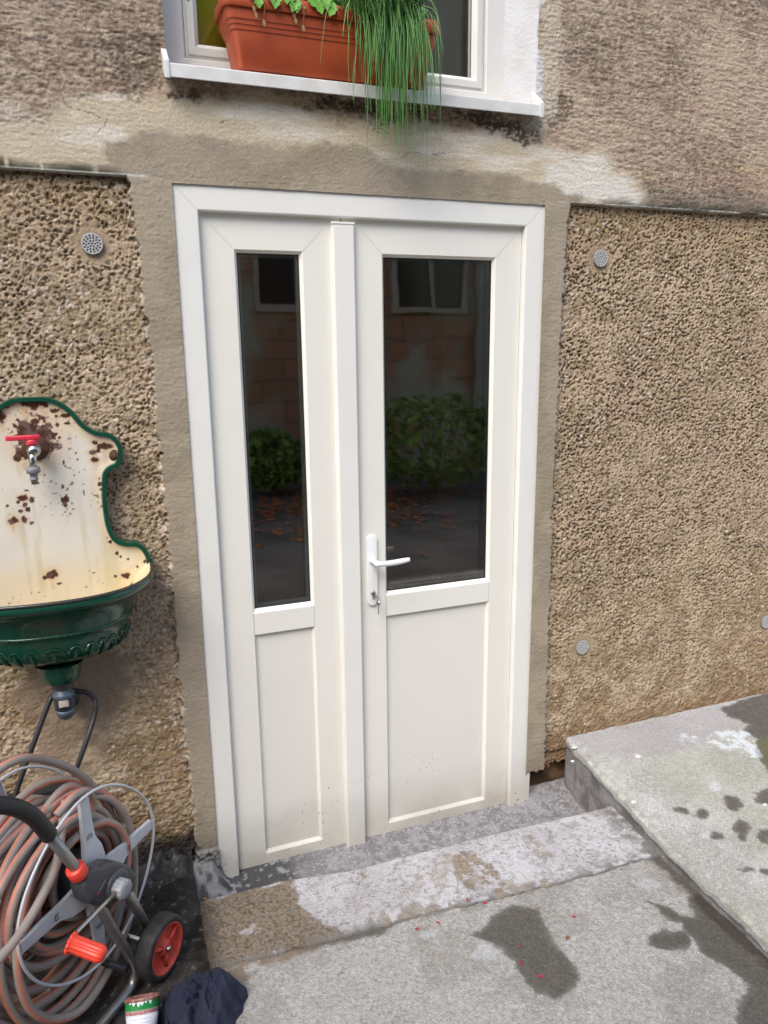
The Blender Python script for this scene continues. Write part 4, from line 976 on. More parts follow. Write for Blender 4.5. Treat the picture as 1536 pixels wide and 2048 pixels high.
cb = cmix(cb, srgb(186, 172, 128), ss(.5, .75, fbm(GX*30, GZ*4, 303, 4))*ss(1.3, 1.1, GZ)*.45)
cb = cmix(cb, srgb(214, 182, 130), ss(.05, .015, -sd_)*.35)
spots = [((50, 803), 17, 8), ((85, 806), 9, 7), ((68, 812), 10, 7), ((112, 822), 10, 4), ((130, 831), 9, 4), ((2, 832), 9, 12), ((92, 810), 6, 5), ((15, 813), 5, 4),
         ((70, 875), 38, 34), ((95, 870), 18, 14), ((45, 905), 14, 14), ((35, 915), 8, 8), ((105, 895), 9, 6), ((80, 915), 10, 5),
         ((185, 905), 8, 5), ((190, 920), 8, 6), ((197, 902), 4, 4), ((190, 885), 8, 4), ((210, 893), 14, 7), ((248, 925), 7, 5), ((222, 944), 4, 3), ((115, 850), 4, 4), ((136, 847), 6, 3), ((35, 840), 3, 3),
         ((46, 996), 9, 6), ((50, 1010), 5, 5), ((56, 1018), 6, 6), ((42, 1022), 6, 4), ((49, 1038), 5, 7), ((26, 1042), 9, 8), ((63, 1046), 4, 3), ((65, 1000), 6, 6), ((15, 1012), 3, 3), ((36, 1005), 4, 4),
         ((131, 998), 7, 9), ((131, 1010), 5, 5), ((127, 924), 2, 5), ((125, 973), 3, 4), ((119, 875), 4, 3), ((113, 832), 3, 3),
         ((104, 1148), 10, 9), ((90, 1155), 5, 4), ((118, 1167), 5, 4), ((251, 1151), 9, 6), ((231, 1153), 3, 3), ((235, 1107), 4, 5), ((241, 1113), 3, 3), ((256, 1118), 3, 3), ((289, 1122), 3, 4), ((275, 1133), 3, 3), ((78, 1185), 3, 2),
         ((199, 957), 2, 3), ((200, 968), 4, 4), ((202, 979), 3, 3), ((204, 990), 2, 3), ((206, 997), 2, 2), ((214, 1075), 2, 2), ((220, 1084), 4, 4), ((152, 906), 2, 2), ((155, 919), 2, 2), ((77, 966), 3, 3), ((54, 981), 4, 2)]
rust = np.zeros(GX.shape)
for (p, a, b_) in spots:
    x_, z_ = W(*p, YB); a_ = a*.00135; bb = b_*.00140
    d = np.hypot((GX-x_)/a_, (GZ-z_)/bb) + 1.1*(fbm(GX*110, GZ*110, 310, 3)-.5) + (.9*(fbm(GX*38, GZ*38, 311, 2)-.5) if a > 9 else 0)
    rust = np.maximum(rust, ss(1.05, .85, d)); 
halo = np.zeros(GX.shape)
for (p, a, b_) in spots:
    if a >= 8:
        x_, z_ = W(*p, YB); halo = np.maximum(halo, ss(2.2, .9, np.hypot((GX-x_)/(a*.0014), (GZ-z_)/(b_*.0016))))
cb = cmix(cb, srgb(206, 160, 100), halo*.35)
rust = np.maximum(rust, ss(.86, .90, vn(GX*150, GZ*150, 313))*ss(.5, .62, fbm(GX*9, GZ*9, 314, 3))*.75)
run = np.zeros(GX.shape)
for (p, a, b_) in spots:
    if a >= 6:
        x_, z_ = W(*p, YB); run = np.maximum(run, ss(a*.0011, 0, np.abs(GX-x_+.004*(fbm(GZ*20, GZ*0, 315, 2)-.5)))*ss(z_-.09, z_-.01, GZ)*(GZ < z_)*.5)
cb = cmix(cb, srgb(196, 150, 96), run*ss(.3, .6, nB))
cb = cmix(cb, cmix(B*srgb(78, 46, 34), srgb(104, 84, 78), ss(.5, .7, nB)), rust)
M_enamel = attr_mat('cream_enamel', .38, ((40, .06, (1, 1, 1)),), (300, .05), wetrough=.85)
gridmesh('back_plate', GX, Yb, GZ, M_enamel, bas, cb, wet=rust, keep=(sd_[:-1, :-1] < .002))
mb = MB(); pts = [(x, YB-.006, z) for x, z in full]
# flat moulded border: rectangular bead swept round the outline
P2 = np.array(full); T = np.zeros_like(P2); T[1:-1] = P2[2:]-P2[:-2]; T[0] = P2[1]-P2[0]; T[-1] = P2[-1]-P2[-2]; T /= np.linalg.norm(T, axis=1)[:, None]
N2 = np.stack([-T[:, 1], T[:, 0]], -1)
prof = [(-.0020, .010), (.0005, YB-.004), (-.002, YB-.011), (-.0115, YB-.011), (-.0145, YB-.004), (-.0145, YB+.004)]
vs = []; k_ = len(prof)
for p, nn in zip(P2, N2):
    for d, y in prof: q = p+nn*(d+.004); vs.append((q[0], y, q[1]))
mb.add(vs, [(i*k_+j, i*k_+j+1, (i+1)*k_+j+1, (i+1)*k_+j) for i in range(len(P2)-1) for j in range(k_-1)])
mb.build('green_border', M_green, bas, 50)
# bowl
def brow(s, z, n=64, yk=.94, ext=0.0):
    o = []
    for i in range(n+1):
        t = math.pi*i/n; c, s_ = math.cos(t), math.sin(t)
        e = .82
        o.append((XB+s*math.copysign(abs(c)**e, c), -.026-s*yk*abs(s_)**e, z))
    return o
outer = [(.266, 1.010), (.270, 1.004), (.271, .997), (.268, .990), (.262, .984), (.246, .977), (.230, .968), (.218, .955), (.210, .930), (.202, .905), (.2045, .903), (.2045, .899), (.200, .896), (.196, .880), (.193, .872), (.190, .850), (.178, .828), (.160, .812), (.130, .800), (.095, .792), (.062, .788)]
inner = [(.262, 1.010), (.254, 1.004), (.244, .994), (.228, .98), (.210, .962), (.196, .93), (.186, .89), (.15, .865), (.10, .85), (.04, .845)]
zoff = lambda x: 0.0
mb = MB(); vs = []; n = 65
rows = []
for s, z in outer:
    row = brow(s, z)
    if .862 > z > .81 or .896 > z > .872:
        pass
    rows.append(row)
# rim rises gently to the back corners
def rise(p, z): 
    k = max(0, (p[1]+.10)/.074); return (p[0], p[1], p[2]+.016*k*k*(1 if z > .97 else 0))
rows = [[rise(p, z) for p in r] for r, (s, z) in zip(rows, outer)]
vs = [p for r in rows for p in r]
mb.add(vs, [(i*n+k, i*n+k+1, (i+1)*n+k+1, (i+1)*n+k) for i in range(len(rows)-1) for k in range(n-1)])
# beads and leaf relief
for k in range(46):
    t = math.pi*(k+.5)/46; c, s_ = math.cos(t), math.sin(t)
    p = (XB+.2045*math.copysign(abs(c)**.82, c), -.026-.2045*.94*abs(s_)**.82, .9005)
    b2 = bmesh.new(); bmesh.ops.create_uvsphere(b2, u_segments=6, v_segments=5, radius=.0027); bmesh.ops.translate(b2, vec=p, verts=b2.verts); mb.bm(b2, 0, True)
for k in range(15):
    t = math.pi*(k+.5)/15; c, s_ = math.cos(t), math.sin(t)
    for (s0, z0, s1, z1) in ((.1935, .868, .165, .820),):
        pts = []
        for j in range(9):
            u_ = j/8; ang = t+(-.085 if j < 4 else .085)*(1-abs(u_*2-1))*1.0
            tt = t + .085*math.cos(math.pi*u_); zz = .846+.018*math.sin(math.pi*u_); ssx = .193+.003
            c2, s2 = math.cos(tt), math.sin(tt)
            pts.append((XB+(ssx-.001)*math.copysign(abs(c2)**.82, c2), -.026-ssx*.94*abs(s2)**.82, zz))
        mb.tube(pts, .0017, 6)
    c2, s2 = math.cos(t), math.sin(t)
    mb.tube([(XB+q*math.copysign(abs(c2)**.82, c2), -.026-q*.94*abs(s2)**.82, zz) for q, zz in ((.196, .856), (.193, .842), (.180, .826), (.164, .814))], [.001, .0042, .0038, .001], 8)
mb.lathe([(.0, .064), (-.006, .060), (-.03, .053), (-.052, .048), (-.058, .040)], (XB+.004, -.105, .792), (0, 0, 1), 30)
M_rim = mat('worn_rim', (.02, .035, .028), .25, var=(60, .8, (.09, .045, .04)), bump=[(80, .1)])
mb.build('bowl', M_green, bas, 55)
mb = MB(); vs = [rise(p, 1.) for p in brow(.2665, 1.0105)]
mb.tube([(p[0], p[1], p[2]) for p in vs], .0052, 8); mb.build('bowl_rim', M_rim, bas)
mb = MB(); rows = [[rise(p, z) for p in brow(s, z)] for s, z in inner]; vs = [p for r in rows for p in r]
mb.add(vs, [(i*n+k, i*n+k+1, (i+1)*n+k+1, (i+1)*n+k) for i in range(len(rows)-1) for k in range(n-1)]); mb.add(rows[-1], [tuple(range(n))])
mb.build('bowl_lining', mat('stained_lining', srgb(212, 198, 162), .45, var=(8, .6, srgb(190, 166, 112))), bas)
# fixing bolt on the ear (two, the left one outside the frame)
for sx in (1, -1):
    bx = XB+sx*.198; bz = 1.3445 if False else 1.333
    mb = MB(); mb.lathe([(0, .0185), (.003, .0185), (.0045, .016), (.0050, .0075), (.009, .0065), (.010, .004)], (bx, YB+.002, bz), (0, -1, 0), 22); mb.build('fixing_bolt', M_rustdark, bas)
# tap
tx, tz = -.4075, 1.366
tap = tag(empty('water_tap', (tx, YB, tz)), 'small chrome water tap with a red lever and grey hose connector', 'tap')
mb = MB(); mb.lathe([(0, .034), (.003, .034), (.005, .028), (.006, .016)], (tx+.006, YB, tz), (0, -1, 0), 30); mb.build('wall_flange', M_rustdark, tap)
M_chrome = mat('worn_chrome', (.52, .50, .47), .22, metal=1., var=(60, .5, (.3, .28, .25)))
mb = MB(); mb.lathe([(0, .0125), (.012, .0125), (.013, .0155), (.024, .0155), (.025, .0135), (.040, .0135), (.046, .017), (.058, .017), (.064, .011), (.067, .004)], (tx+.006, YB-.004, tz), (0, -1, 0), 24)
P = [(tx+.002, YB-.052-.012*math.sin(a), tz-.010-.020*(1-math.cos(a))*.9) for a in np.linspace(0, math.pi/2, 7)]+[(tx, YB-.064, tz-.045)]
mb.tube(P, [.011, .0112, .0108, .010, .0095, .0092, .009, .009], 16); mb.lathe([(0, .008), (.022, .007)], (tx+.004, YB-.052, tz+.008), (0, 0, 1), 14)
mb.build('tap_body', M_chrome, tap)
mb = MB(); mb.lathe([(0, .0135), (.004, .0145), (.012, .0140), (.015, .012)], (tx+.003, YB-.052, tz+.014), (0, 0, 1), 20)
out = [(.021, .006), (.018, .010), (.0, .0115), (-.02, .010), (-.054, .0065), (-.060, .004), (-.060, -.004), (-.054, -.0065), (-.02, -.009), (.0, -.0115), (.018, -.010), (.021, -.006)]
mb.prism(out, lambda a, p, q: (tx+.003+p, YB-.052+q, a), tz+.028, tz+.0405, bev=.003)
mb.build('lever', M_tapred, tap)
mb = MB(); ax0 = (tx, YB-.064, tz-.040)
mb.lathe([(0, .0125), (-.003, .0165), (-.016, .0165), (-.0175, .013), (-.020, .0095), (-.030, .0085), (-.031, .0105), (-.034, .0105), (-.035, .008), (-.046, .008)], ax0, (0, 0, 1), 28, rib=.05, nrib=14)
mb.build('hose_connector', mat('grey_connector', (.22, .22, .23), .5), tap)
# drain under the bowl
dr = tag(empty('drain_pipe', (-.396, -.105, .70)), 'grey plastic drain elbow with a worn pale sticker under the green basin', 'pipe')
mb = MB(); pf = []
for k in range(7): pf += [(-k*.0035, .0275), (-k*.0035-.0017, .0255)]
mb.lathe(pf+[(-.026, .0225)], (-.396, -.105, .736), (0, 0, 1), 28); mb.build('threaded_nipple', M_thread, dr)
mb = MB(); mb.lathe([(0, .0235), (-.010, .0235), (-.011, .0265), (-.016, .029), (-.024, .029), (-.026, .0262), (-.060, .0255)], (-.396, -.105, .712), (0, 0, 1), 28)
P = [(-.396, -.105+.030*(1-math.cos(a)), .652-.020*math.sin(a)) for a in np.linspace(0, math.pi/2, 8)]+[(-.396, -.04, .632), (-.396, .02, .632)]
mb.tube(P, [.0255, .0258, .0258, .0256, .0254, .0252, .0245, .0235, .0235, .0235], 24)
mb.build('elbow', M_pvcgrey, dr)
mb = MB(); vs = []; cst = (-.396, -.105)
aa = np.linspace(math.radians(-118), math.radians(-62), 9)
for z in (.684, .664): vs += [(cst[0]+.0268*math.cos(a), cst[1]+.0268*math.sin(a), z+.002*math.sin(a*3)) for a in aa]
mb.add(vs, [(i, i+1, 10+i, 9+i) for i in range(8)]); mb.build('sticker', M_sticker, dr)
mb = MB(); mb.lathe([(0, .034), (.01, .033)], (-.396, .0, .632), (0, -1, 0), 20); mb.build('wall_gasket', M_black, dr)

# ================================================================== HOSE CART
H = np.array([-.34736, -.46320, .35250]); TH = math.radians(41.04)
AX = np.array([math.cos(TH), -math.sin(TH), 0]); E1 = np.array([math.sin(TH), math.cos(TH), 0]); E2 = np.array([0, 0, 1.])
def LP(s, u, w_): return H + AX*s + E1*u + E2*w_
def fr(s, p, q): return LP(s, p, q)
cart = tag(empty('hose_cart', (H[0], H[1], 0)), 'wheeled metal hose cart with red crank grip and orange wheels on the dark ground', 'hose cart')
def polar(s, r, a): return LP(s, r*math.cos(a), r*math.sin(a))
SF = -.25
for s0, ph in ((0, 0.), (SF, .12)):
    mb = MB(); mb.tube([polar(s0+.002*math.sin(4*a), .2265+.004*math.cos(4*a), a) for a in np.linspace(0, 2*math.pi, 96, endpoint=False)], .0037, 8, closed=True)
    rimo = mb.build('drum_rim', M_lgrey, cart)
    sg = 1 if s0 == 0 else -1
    for k in range(4):
        a = k*math.pi/2+ph+(0.03 if k == 0 else 0); ca, sa = math.cos(a), math.sin(a)
        prof = [(.02, .036, .012), (.055, .036, .012), (.085, .030, .011), (.115, .019, .003), (.150, .017, .001), (.224, .013, .001)]
        mb = MB(); vs = []
        for r, hw, off in prof:
            for q, dz in ((-hw-.001, -.010), (-hw, 0), (-hw*.3, .0006), (hw*.3, .0006), (hw, 0), (hw+.001, -.010)):
                vs.append(LP(s0+sg*(off*.9+dz*.9-.001), r*ca-q*sa, r*sa+q*ca))
        mb.add(vs, [(i*6+j, i*6+j+1, i*6+6+j+1, i*6+6+j) for i in range(len(prof)-1) for j in range(5)])
        # punched slot
        for (q0, q1, r0, r1) in ((-.008, -.006, .118, .130), (.006, .008, .118, .130), (-.008, .008, .128, .130), (-.003, .003, .121, .1235)):
            mb.add([LP(s0+sg*(.0038), r*ca-q*sa, r*sa+q*ca) for q, r in ((q0, r0), (q1, r0), (q1, r1), (q0, r1))], [(0, 1, 2, 3)], 1, False)
        so_ = mb.build('spoke', [M_lgrey, M_black], cart)
        so_.data.set_sharp_from_angle(angle=math.radians(35))
mb = MB(); mb.lathe([(0, .060), (SF, .060)], LP(0, 0, 0), AX, 28); mb.build('drum', M_char, cart)
# gear housing
hpoly = [(-.108, .083), (-.090, .115), (-.060, .112), (-.030, .090), (.005, .080), (.045, .045), (.075, .010), (.095, -.035), (.088, -.075), (.060, -.088), (.020, -.066), (-.020, -.060), (-.060, -.022), (-.095, .020)]
hpoly = [(p*.86, q*.80+.002) for p, q in hpoly]
mb = MB(); mb.prism(hpoly, fr, .012, .062, bev=.010)
mb.lathe([(0, .040), (.008, .037), (.012, .028)], LP(.060, .008, .0), AX, 26)
hs = mb.build('gear_housing', M_char, cart)
mb = MB()
e_t = np.array([.80, .60])      # direction of the printed mark
def onf(p, q): return LP(.0626, p, q)
for (t0, t1, h0, h1, mi) in ((-.006, .002, -.0022, .0022, 0), (.004, .007, -.0018, .0018, 1), (.0085, .0115, -.0018, .0018, 1), (.013, .016, -.0018, .0018, 1), (.0175, .0205, -.0018, .0018, 1), (.022, .025, -.0018, .0018, 1), (.0265, .0295, -.0018, .0018, 1), (.004, .0295, -.0042, -.0036, 0)):
    d_ = np.array([.88, .47]); n_ = np.array([-.47, .88]); o_ = np.array([-.052, .026])
    vs = [onf(*(o_+d_*t+n_*h)) for t, h in ((t0, h0), (t1, h0), (t1, h1), (t0, h1))]
    mb.add(vs, [(0, 1, 2, 3)], mi, False)
mb.build('printed_mark', [M_red, mat('print_grey', (.35, .34, .33), .6)], hs)
# other side bearing
mb = MB(); mb.prism([(p*.8, q*.8) for p, q in hpoly], fr, SF-.045, SF-.012, bev=.008); mb.build('bearing_plate', M_char, cart)
# push handle
for s_, m_ in ((.040, 1), (SF-.03, -1)):
    pts = [LP(s_, *q) for q in ((-.060, .065), (-.085, .105), (-.157, .254))]
    mb = MB(); mb.tube(pts, .0125, 16); mb.build('handle_tube', M_steel_dull, cart)
    c0 = np.array(LP(s_, -.082, .094)); dv = np.array(LP(s_, -.157, .254))-np.array(LP(s_, -.082, .094)); dv /= np.linalg.norm(dv)
    mb = MB(); mb.lathe([(-.012, .0215), (-.010, .0225), (.016, .0215), (.0185, .0185)], c0+dv*.008, dv, 48, rib=-.07, nrib=24); mb.build('locking_collar', M_red, cart)
a0 = [(.040, -.150, .240), (.040, -.165, .272), (.040, -.186, .310), (.038, -.220, .352), (.034, -.262, .385), (.020, -.300, .402), (-.005, -.325, .410), (-.11, -.345, .415), (-.215, -.325, .410), (-.25, -.300, .402), (-.272, -.262, .385), (-.279, -.220, .352), (-.280, -.186, .310), (-.280, -.150, .240)]
a1 = smoothpoly(a0, 5)
mb = MB(); mb.tube([LP(*q) for q in a1], .0180, 16); mb.build('foam_grip', M_foam, cart)
# legs and feet
for s_ in (.045, SF-.035):
    mb = MB(); mb.tube([LP(s_, *q) for q in smoothpoly([(-.045, .0), (.0, -.13), (.046, -.243), (.060, -.290), (.050, -.322), (.020, -.334), (-.08, -.338), (-.24, -.338)], 4)], .0125, 14); mb.build('frame_tube', M_steel_dull, cart)
    mb = MB(); mb.tube([LP(s_, .045, -.03), LP(s_, .080, -.12), LP(s_, .115, -.215)], .0125, 14); mb.build('brace_tube', M_steel_dull, cart)
    mb = MB(); mb.box(-.012, .012, -.014, .014, -.05, .0, bev=.004, M=Matrix.Translation(Vector(LP(s_, .116, -.215)))); mb.build('axle_holder', M_black, cart)
mb = MB(); mb.tube([LP(SF-.09, .123, -.272), LP(.105, .123, -.272)], .006, 12); mb.build('axle', M_steel, cart)
mb = MB(); mb.tube([LP(SF-.035, .03, -.27), LP(.045, .03, -.27)], .010, 12); mb.build('crossbar', M_black, cart)
def wheel(sc_, sgn):
    c0 = LP(sc_, .123, -.2715); r = .081; wd = .024
    mb = MB(); pf = [(-wd, r-.016), (-wd, r-.006), (-wd+.005, r-.001), (-wd+.010, r), (wd-.010, r), (wd-.005, r-.001), (wd, r-.006), (wd, r-.016), (wd-.006, r-.018)]
    mb.lathe(pf, c0, AX, 56, caps=False)
    wh = empty('wheel', c0); wh.parent = cart; wh.matrix_parent_inverse = cart.matrix_world.inverted(); bpy.context.view_layer.update()
    mb.build('tyre', M_tyre, wh)
    mb = MB(); s0 = wd*sgn
    mb.lathe([(s0*.98, r-.0155), (s0*1.03, r-.018), (s0*.98, r-.0205), (s0*.55, r-.026), (s0*.50, .022), (s0*.85, .018), (s0*.95, .013), (s0*.95, .002)], c0, AX, 56, caps=False)
    for k in range(3):
        a = k*2*math.pi/3+.5; ca, sa = math.cos(a), math.sin(a)
        bm_ = []; pts = [np.array(c0)+AX*s0*.66+(E1*ca+E2*sa)*t for t in (.018, .036, .055)]
        mb.tube(pts, [.006, .006, .004], 8)
    mb.build('rim', M_wheelred, wh)
    mb = MB(); mb.lathe([(s0*.9, .0075), (s0*1.15, .007), (s0*1.3, .004)], c0, AX, 14); mb.build('axle_cap', M_steel, wh)
wheel(.078, 1); wheel(SF-.07, -1)
# crank
mb = MB(); mb.lathe([(0, .022), (.006, .0235), (.026, .0235), (.030, .021), (.0315, .010)], LP(.068, .000, .002), AX, 48, rib=-.06, nrib=12); mb.build('crank_hub', mat('grey_knob', (.30, .31, .33), .45), cart)
mb = MB(); mb.tube([LP(.082, -.008, .006), LP(.083, -.100, .006), LP(.083, -.163, .005), LP(.086, -.172, .004), LP(.096, -.175, .0)], .0058, 12); mb.build('crank_arm', M_steel, cart)
mb = MB(); g0 = np.array(LP(.088, -.174, .001)); gd = np.array(LP(.168, -.160, -.020))-g0; gd /= np.linalg.norm(gd)
mb.lathe([(0, .0235), (.004, .0245), (.007, .021), (.010, .0185), (.060, .0185), (.072, .0185), (.078, .0165), (.083, .012), (.085, .004)], g0, gd, 60, rib=-.08, nrib=12); mb.build('crank_grip', M_red, cart)
# hose inlet coupling on the drum
mb = MB(); mb.lathe([(0, .013), (.02, .017), (.05, .016), (.054, .011)], LP(-.04, .030, -.10), (AX*.2+E1*.9-E2*.2), 20, rib=-.06, nrib=8); mb.build('hose_coupling', M_red, cart)
# black wire guard leaning behind, part of the folded cart
mb = MB(); P3 = []
for (px, py, y) in [(28, 1600, -.16), (42, 1556, -.15), (70, 1480, -.13), (98, 1405, -.10), (108, 1389, -.09), (125, 1381, -.085), (150, 1382, -.08), (172, 1385, -.08), (187, 1396, -.08), (192, 1412, -.09), (188, 1435, -.10), (172, 1485, -.13), (149, 1548, -.15), (135, 1590, -.16)]:
    x_, z_ = W(px, py, y); P3.append((x_, y, z_))
sp = smoothpoly(P3, 5); mb.tube(sp, .0072, 12); lp_ = mb.build('wire_guard', M_black, cart)
x0_, z0_ = W(-40, 1562, -.15); x1_, z1_ = W(140, 1572, -.15)
mb = MB(); mb.box(x0_, x1_, -.165, -.135, z1_-.022, z1_+.006, bev=.004); mb.build('guard_bar', M_black, cart)

# ================================================================== GARDEN HOSE
hose = tag(empty('garden_hose', (H[0], H[1], .05)), 'long grey garden hose with orange stripes wound untidily on the cart drum', 'hose')
pts = []; rr_ = random.Random(5)
layers = [(.092, 7), (.112, 6), (.132, 6), (.152, 6), (.172, 5)]
s_cur = -.02; dirn = -1
A = 0.0
ph = [rr_.uniform(0, 6.28) for _ in range(40)]
ti = 0
for li, (R0, nt_) in enumerate(layers):
    for t_ in range(nt_):
        jr = rr_.uniform(-.014, .018); ecc = rr_.uniform(.0, .05)*(li*.35); dro = rr_.uniform(0, .02)*li*.6; p0 = rr_.uniform(0, 6.28); wob = rr_.uniform(-.024, .024)
        for k in range(36):
            a = 2*math.pi*k/36; f = (t_+k/36)/nt_
            s_ = (-.02 + (SF+.04)*f) if dirn < 0 else (-.02 + (SF+.04)*(1-f))
            r = R0 + jr*math.sin(a+p0) + ecc*.5*(1+math.sin(a*1+p0*2))
            u_ = r*math.cos(-a+1.2)*(1.0 if math.cos(-a+1.2) > 0 else 1.22) - .012*li; w_ = r*math.sin(-a+1.2) - dro*(1-math.sin(-a+1.2))*1.2
            pts.append(LP(s_+wob*math.sin(a*1+p0), u_, max(w_, -.335)))
    dirn *= -1
# smooth the joints between turns
Pn = np.array(pts)
for _ in range(3): Pn[1:-1] = (Pn[:-2]+2*Pn[1:-1]+Pn[2:])/4
# loose outer loops, as control points on the cart's own frame
def loop_pts(ctrl): return [LP(*q) for q in smoothpoly(ctrl, 8)]
HR = .0101
stripe = lambda k: 1 if k in (1, 2, 8, 9) else 0
mb = MB(); mb.tube(Pn, HR, 14, mifun=stripe, twist=.004)
mb.build('wound_coil', [M_hose, M_stripe], hose)
loops = [
 # big slack loop hanging under the near flange
 [(-.08, -.03, .16), (-.04, -.11, .15), (-.02, -.18, .09), (-.015, -.225, -.03), (-.01, -.22, -.15), (-.005, -.17, -.24), (.0, -.09, -.295), (-.01, .0, -.30), (-.02, .08, -.27), (-.03, .15, -.21), (-.05, .20, -.11), (-.07, .215, .0), (-.09, .18, .09), (-.11, .10, .14), (-.12, .02, .14)],
 [(-.10, -.02, .17), (-.06, -.11, .17), (-.05, -.2, .10), (-.04, -.25, -.04), (-.035, -.235, -.17), (-.03, -.18, -.262), (-.03, -.08, -.305), (-.03, .02, -.285), (-.05, .12, -.22), (-.07, .2, -.11), (-.08, .21, .0)],
 [(-.12, .02, .16), (-.08, -.10, .19), (-.06, -.21, .13), (-.06, -.275, -.02), (-.06, -.25, -.16), (-.06, -.17, -.23), (-.05, -.06, -.25), (-.05, .05, -.22), (-.06, .16, -.15), (-.07, .22, -.02)],
 # arc lifted above the drum
 [(-.13, -.26, .10), (-.12, -.23, .25), (-.11, -.16, .345), (-.10, -.08, .355), (-.10, .0, .306), (-.10, .08, .23), (-.10, .145, .135), (-.11, .195, .04), (-.11, .215, -.06), (-.10, .20, -.16), (-.09, .13, -.22), (-.08, .04, -.23)],
 # loops to the right, outside the near flange's spokes
 [(-.12, -.08, .12), (-.11, .02, .18), (-.10, .10, .165), (-.10, .17, .11), (-.10, .215, .04), (-.10, .225, -.05), (-.10, .20, -.15), (-.10, .13, -.22), (-.10, .03, -.24)],
 [(-.13, -.04, .15), (-.11, .05, .20), (-.11, .13, .14), (-.12, .19, .07), (-.12, .205, -.04), (-.12, .18, -.14), (-.10, .11, -.22), (-.08, .02, -.275), (-.08, -.10, -.25)],
 # the end that crosses in front
 [(.030, -.42, .02), (.028, -.34, .045), (.025, -.25, .06), (.012, -.17, .085), (.004, -.11, .125), (-.02, -.06, .175), (-.05, -.01, .215)],
 [(-.14, -.18, .09), (-.16, -.15, .16), (-.15, -.04, .225), (-.14, .06, .21), (-.12, .13, .15), (-.10, .13, .08)],
 [(-.04, -.05, .205), (-.035, .0, .222), (-.04, .05, .205), (-.045, .07, .16), (-.05, .05, .11)],
]
for i, c in enumerate(loops):
    mb = MB(); mb.tube(loop_pts(c), HR, 14, mifun=(lambda k, i=i: 1 if k in ((1+i) % 14, (2+i) % 14, (8+i) % 14, (9+i) % 14) else 0)); mb.build('loose_loop', [M_hose, M_stripe], hose)

# ================================================================== RAG, TUB
xc_, yc_ = G(396, 1995, .06)
rag = tag(empty('rag', (xc_, yc_, ZP)), 'crumpled navy blue cloth lying on the step edge by the orange cart wheel', 'cloth')
na, nr = 130, 60; aa, tt = np.meshgrid(np.linspace(0, 2*math.pi, na), np.linspace(0, 1, nr))
ux, uy = np.cos(aa), np.sin(aa)
Rm = .098*(1+.30*(fbm(ux*1.3+5, uy*1.3+5, 400, 3)-.5)*2)
X_ = xc_+tt*Rm*ux*1.05; Y_ = yc_-.012+tt*Rm*uy*1.15
wp = .05*(fbm(X_*12, Y_*12, 407, 3)-.5)*2
r1 = 1-np.abs(fbm((X_+wp)*20, (Y_+wp)*7, 404, 3)*2-1)*2.2
r2 = 1-np.abs(fbm((X_-wp)*34+3, (Y_+wp)*16, 406, 3)*2-1)*2.2
Z_ = .055*(1-tt**2.4)*(.55+.9*fbm(ux*1.3+tt*2, uy*1.3, 405, 3)) + (.030*np.clip(r1, -.3, 1) + .014*np.clip(r2, -.3, 1))*np.minimum(1, tt*3+.4)*(1-.5*tt**2) + .012*(fbm(X_*60, Y_*60, 408, 3)-.5)
Z_ = np.maximum(Z_, .0) + .003; Z_[-1] = .002
drop = ss(-.06, -.12, X_); Z_ = np.where(tt > .93, np.minimum(Z_, .035-.03*drop), Z_)
o = gridmesh('cloth', X_, Y_, np.maximum(Z_ + ZP*(1-drop), .004), M_rag, rag)

tb = tag(empty('tub', (*G(283, 2040, .03), 0.0)), 'small plastic tub with green band and white label lying beside the navy cloth', 'tub')
tx_, ty_ = G(284, 2022, .06); ax = np.array([.10, .62, .78]); ax /= np.linalg.norm(ax); o_ = np.array([tx_, ty_, .06])-ax*.035
M_tubg = mat('tub_green', (.01, .20, .035), .35, var=(260, .7, (.03, .32, .08))); M_tubw = mat('tub_white', (.70, .72, .76), .35); M_tubb = mat('tub_band', (.33, .09, .07), .45, var=(300, .8, (.65, .5, .48)))
M_tubr = mat('tub_rim', (.22, .05, .035), .45, var=(80, .8, (.5, .35, .3)))
mb = MB(); mb.lathe([(-.03, .030), (-.028, .032), (.010, .0355), (.030, .0375)], o_, ax, 48, mi=1); 
mb.lathe([(.0302, .0376), (.0315, .0377), (.040, .0384), (.0405, .0384), (.059, .0398)], o_, ax, 48, caps=False, mis=[1, 2, 1, 0])
tbody = mb.build('tub_body', [M_tubg, M_tubw, M_tubb], tb)
mb = MB(); mb.lathe([(.058, .0400), (.0585, .0420), (.0635, .0422), (.066, .0405), (.0665, .038), (.060, .0365)], o_, ax, 48); mb.build('tub_rim', M_tubr, tb)
# scalloped white drips under the rim and lines of small print
mb = MB(); u_ = np.cross(ax, (0, 0, 1)); u_ /= np.linalg.norm(u_); v_ = np.cross(ax, u_)
def onc(a, t, r): return o_+ax*t+r*(math.cos(a)*u_+math.sin(a)*v_)
vcam = CAM-o_; a_c = math.atan2(vcam@v_, vcam@u_)
for k, (da, wd, ln) in enumerate([(-.75, .10, .005), (-.5, .12, .008), (-.2, .10, .011), (0., .12, .009), (.22, .08, .006), (.5, .10, .009)]):
    n_ = 6; vs = [onc(a_c+da+wd*(j/n_-.5)*2, .0590, .0402) for j in range(n_+1)]+[onc(a_c+da+wd*(j/n_-.5)*2, .0590-ln*math.sin(math.pi*(j+.5)/(n_+1)), .0400) for j in range(n_+1)]
    mb.add(vs, [(j, j+1, n_+2+j, n_+1+j) for j in range(n_)])
mb.build('white_drips', M_tubw, tb)
mb = MB()
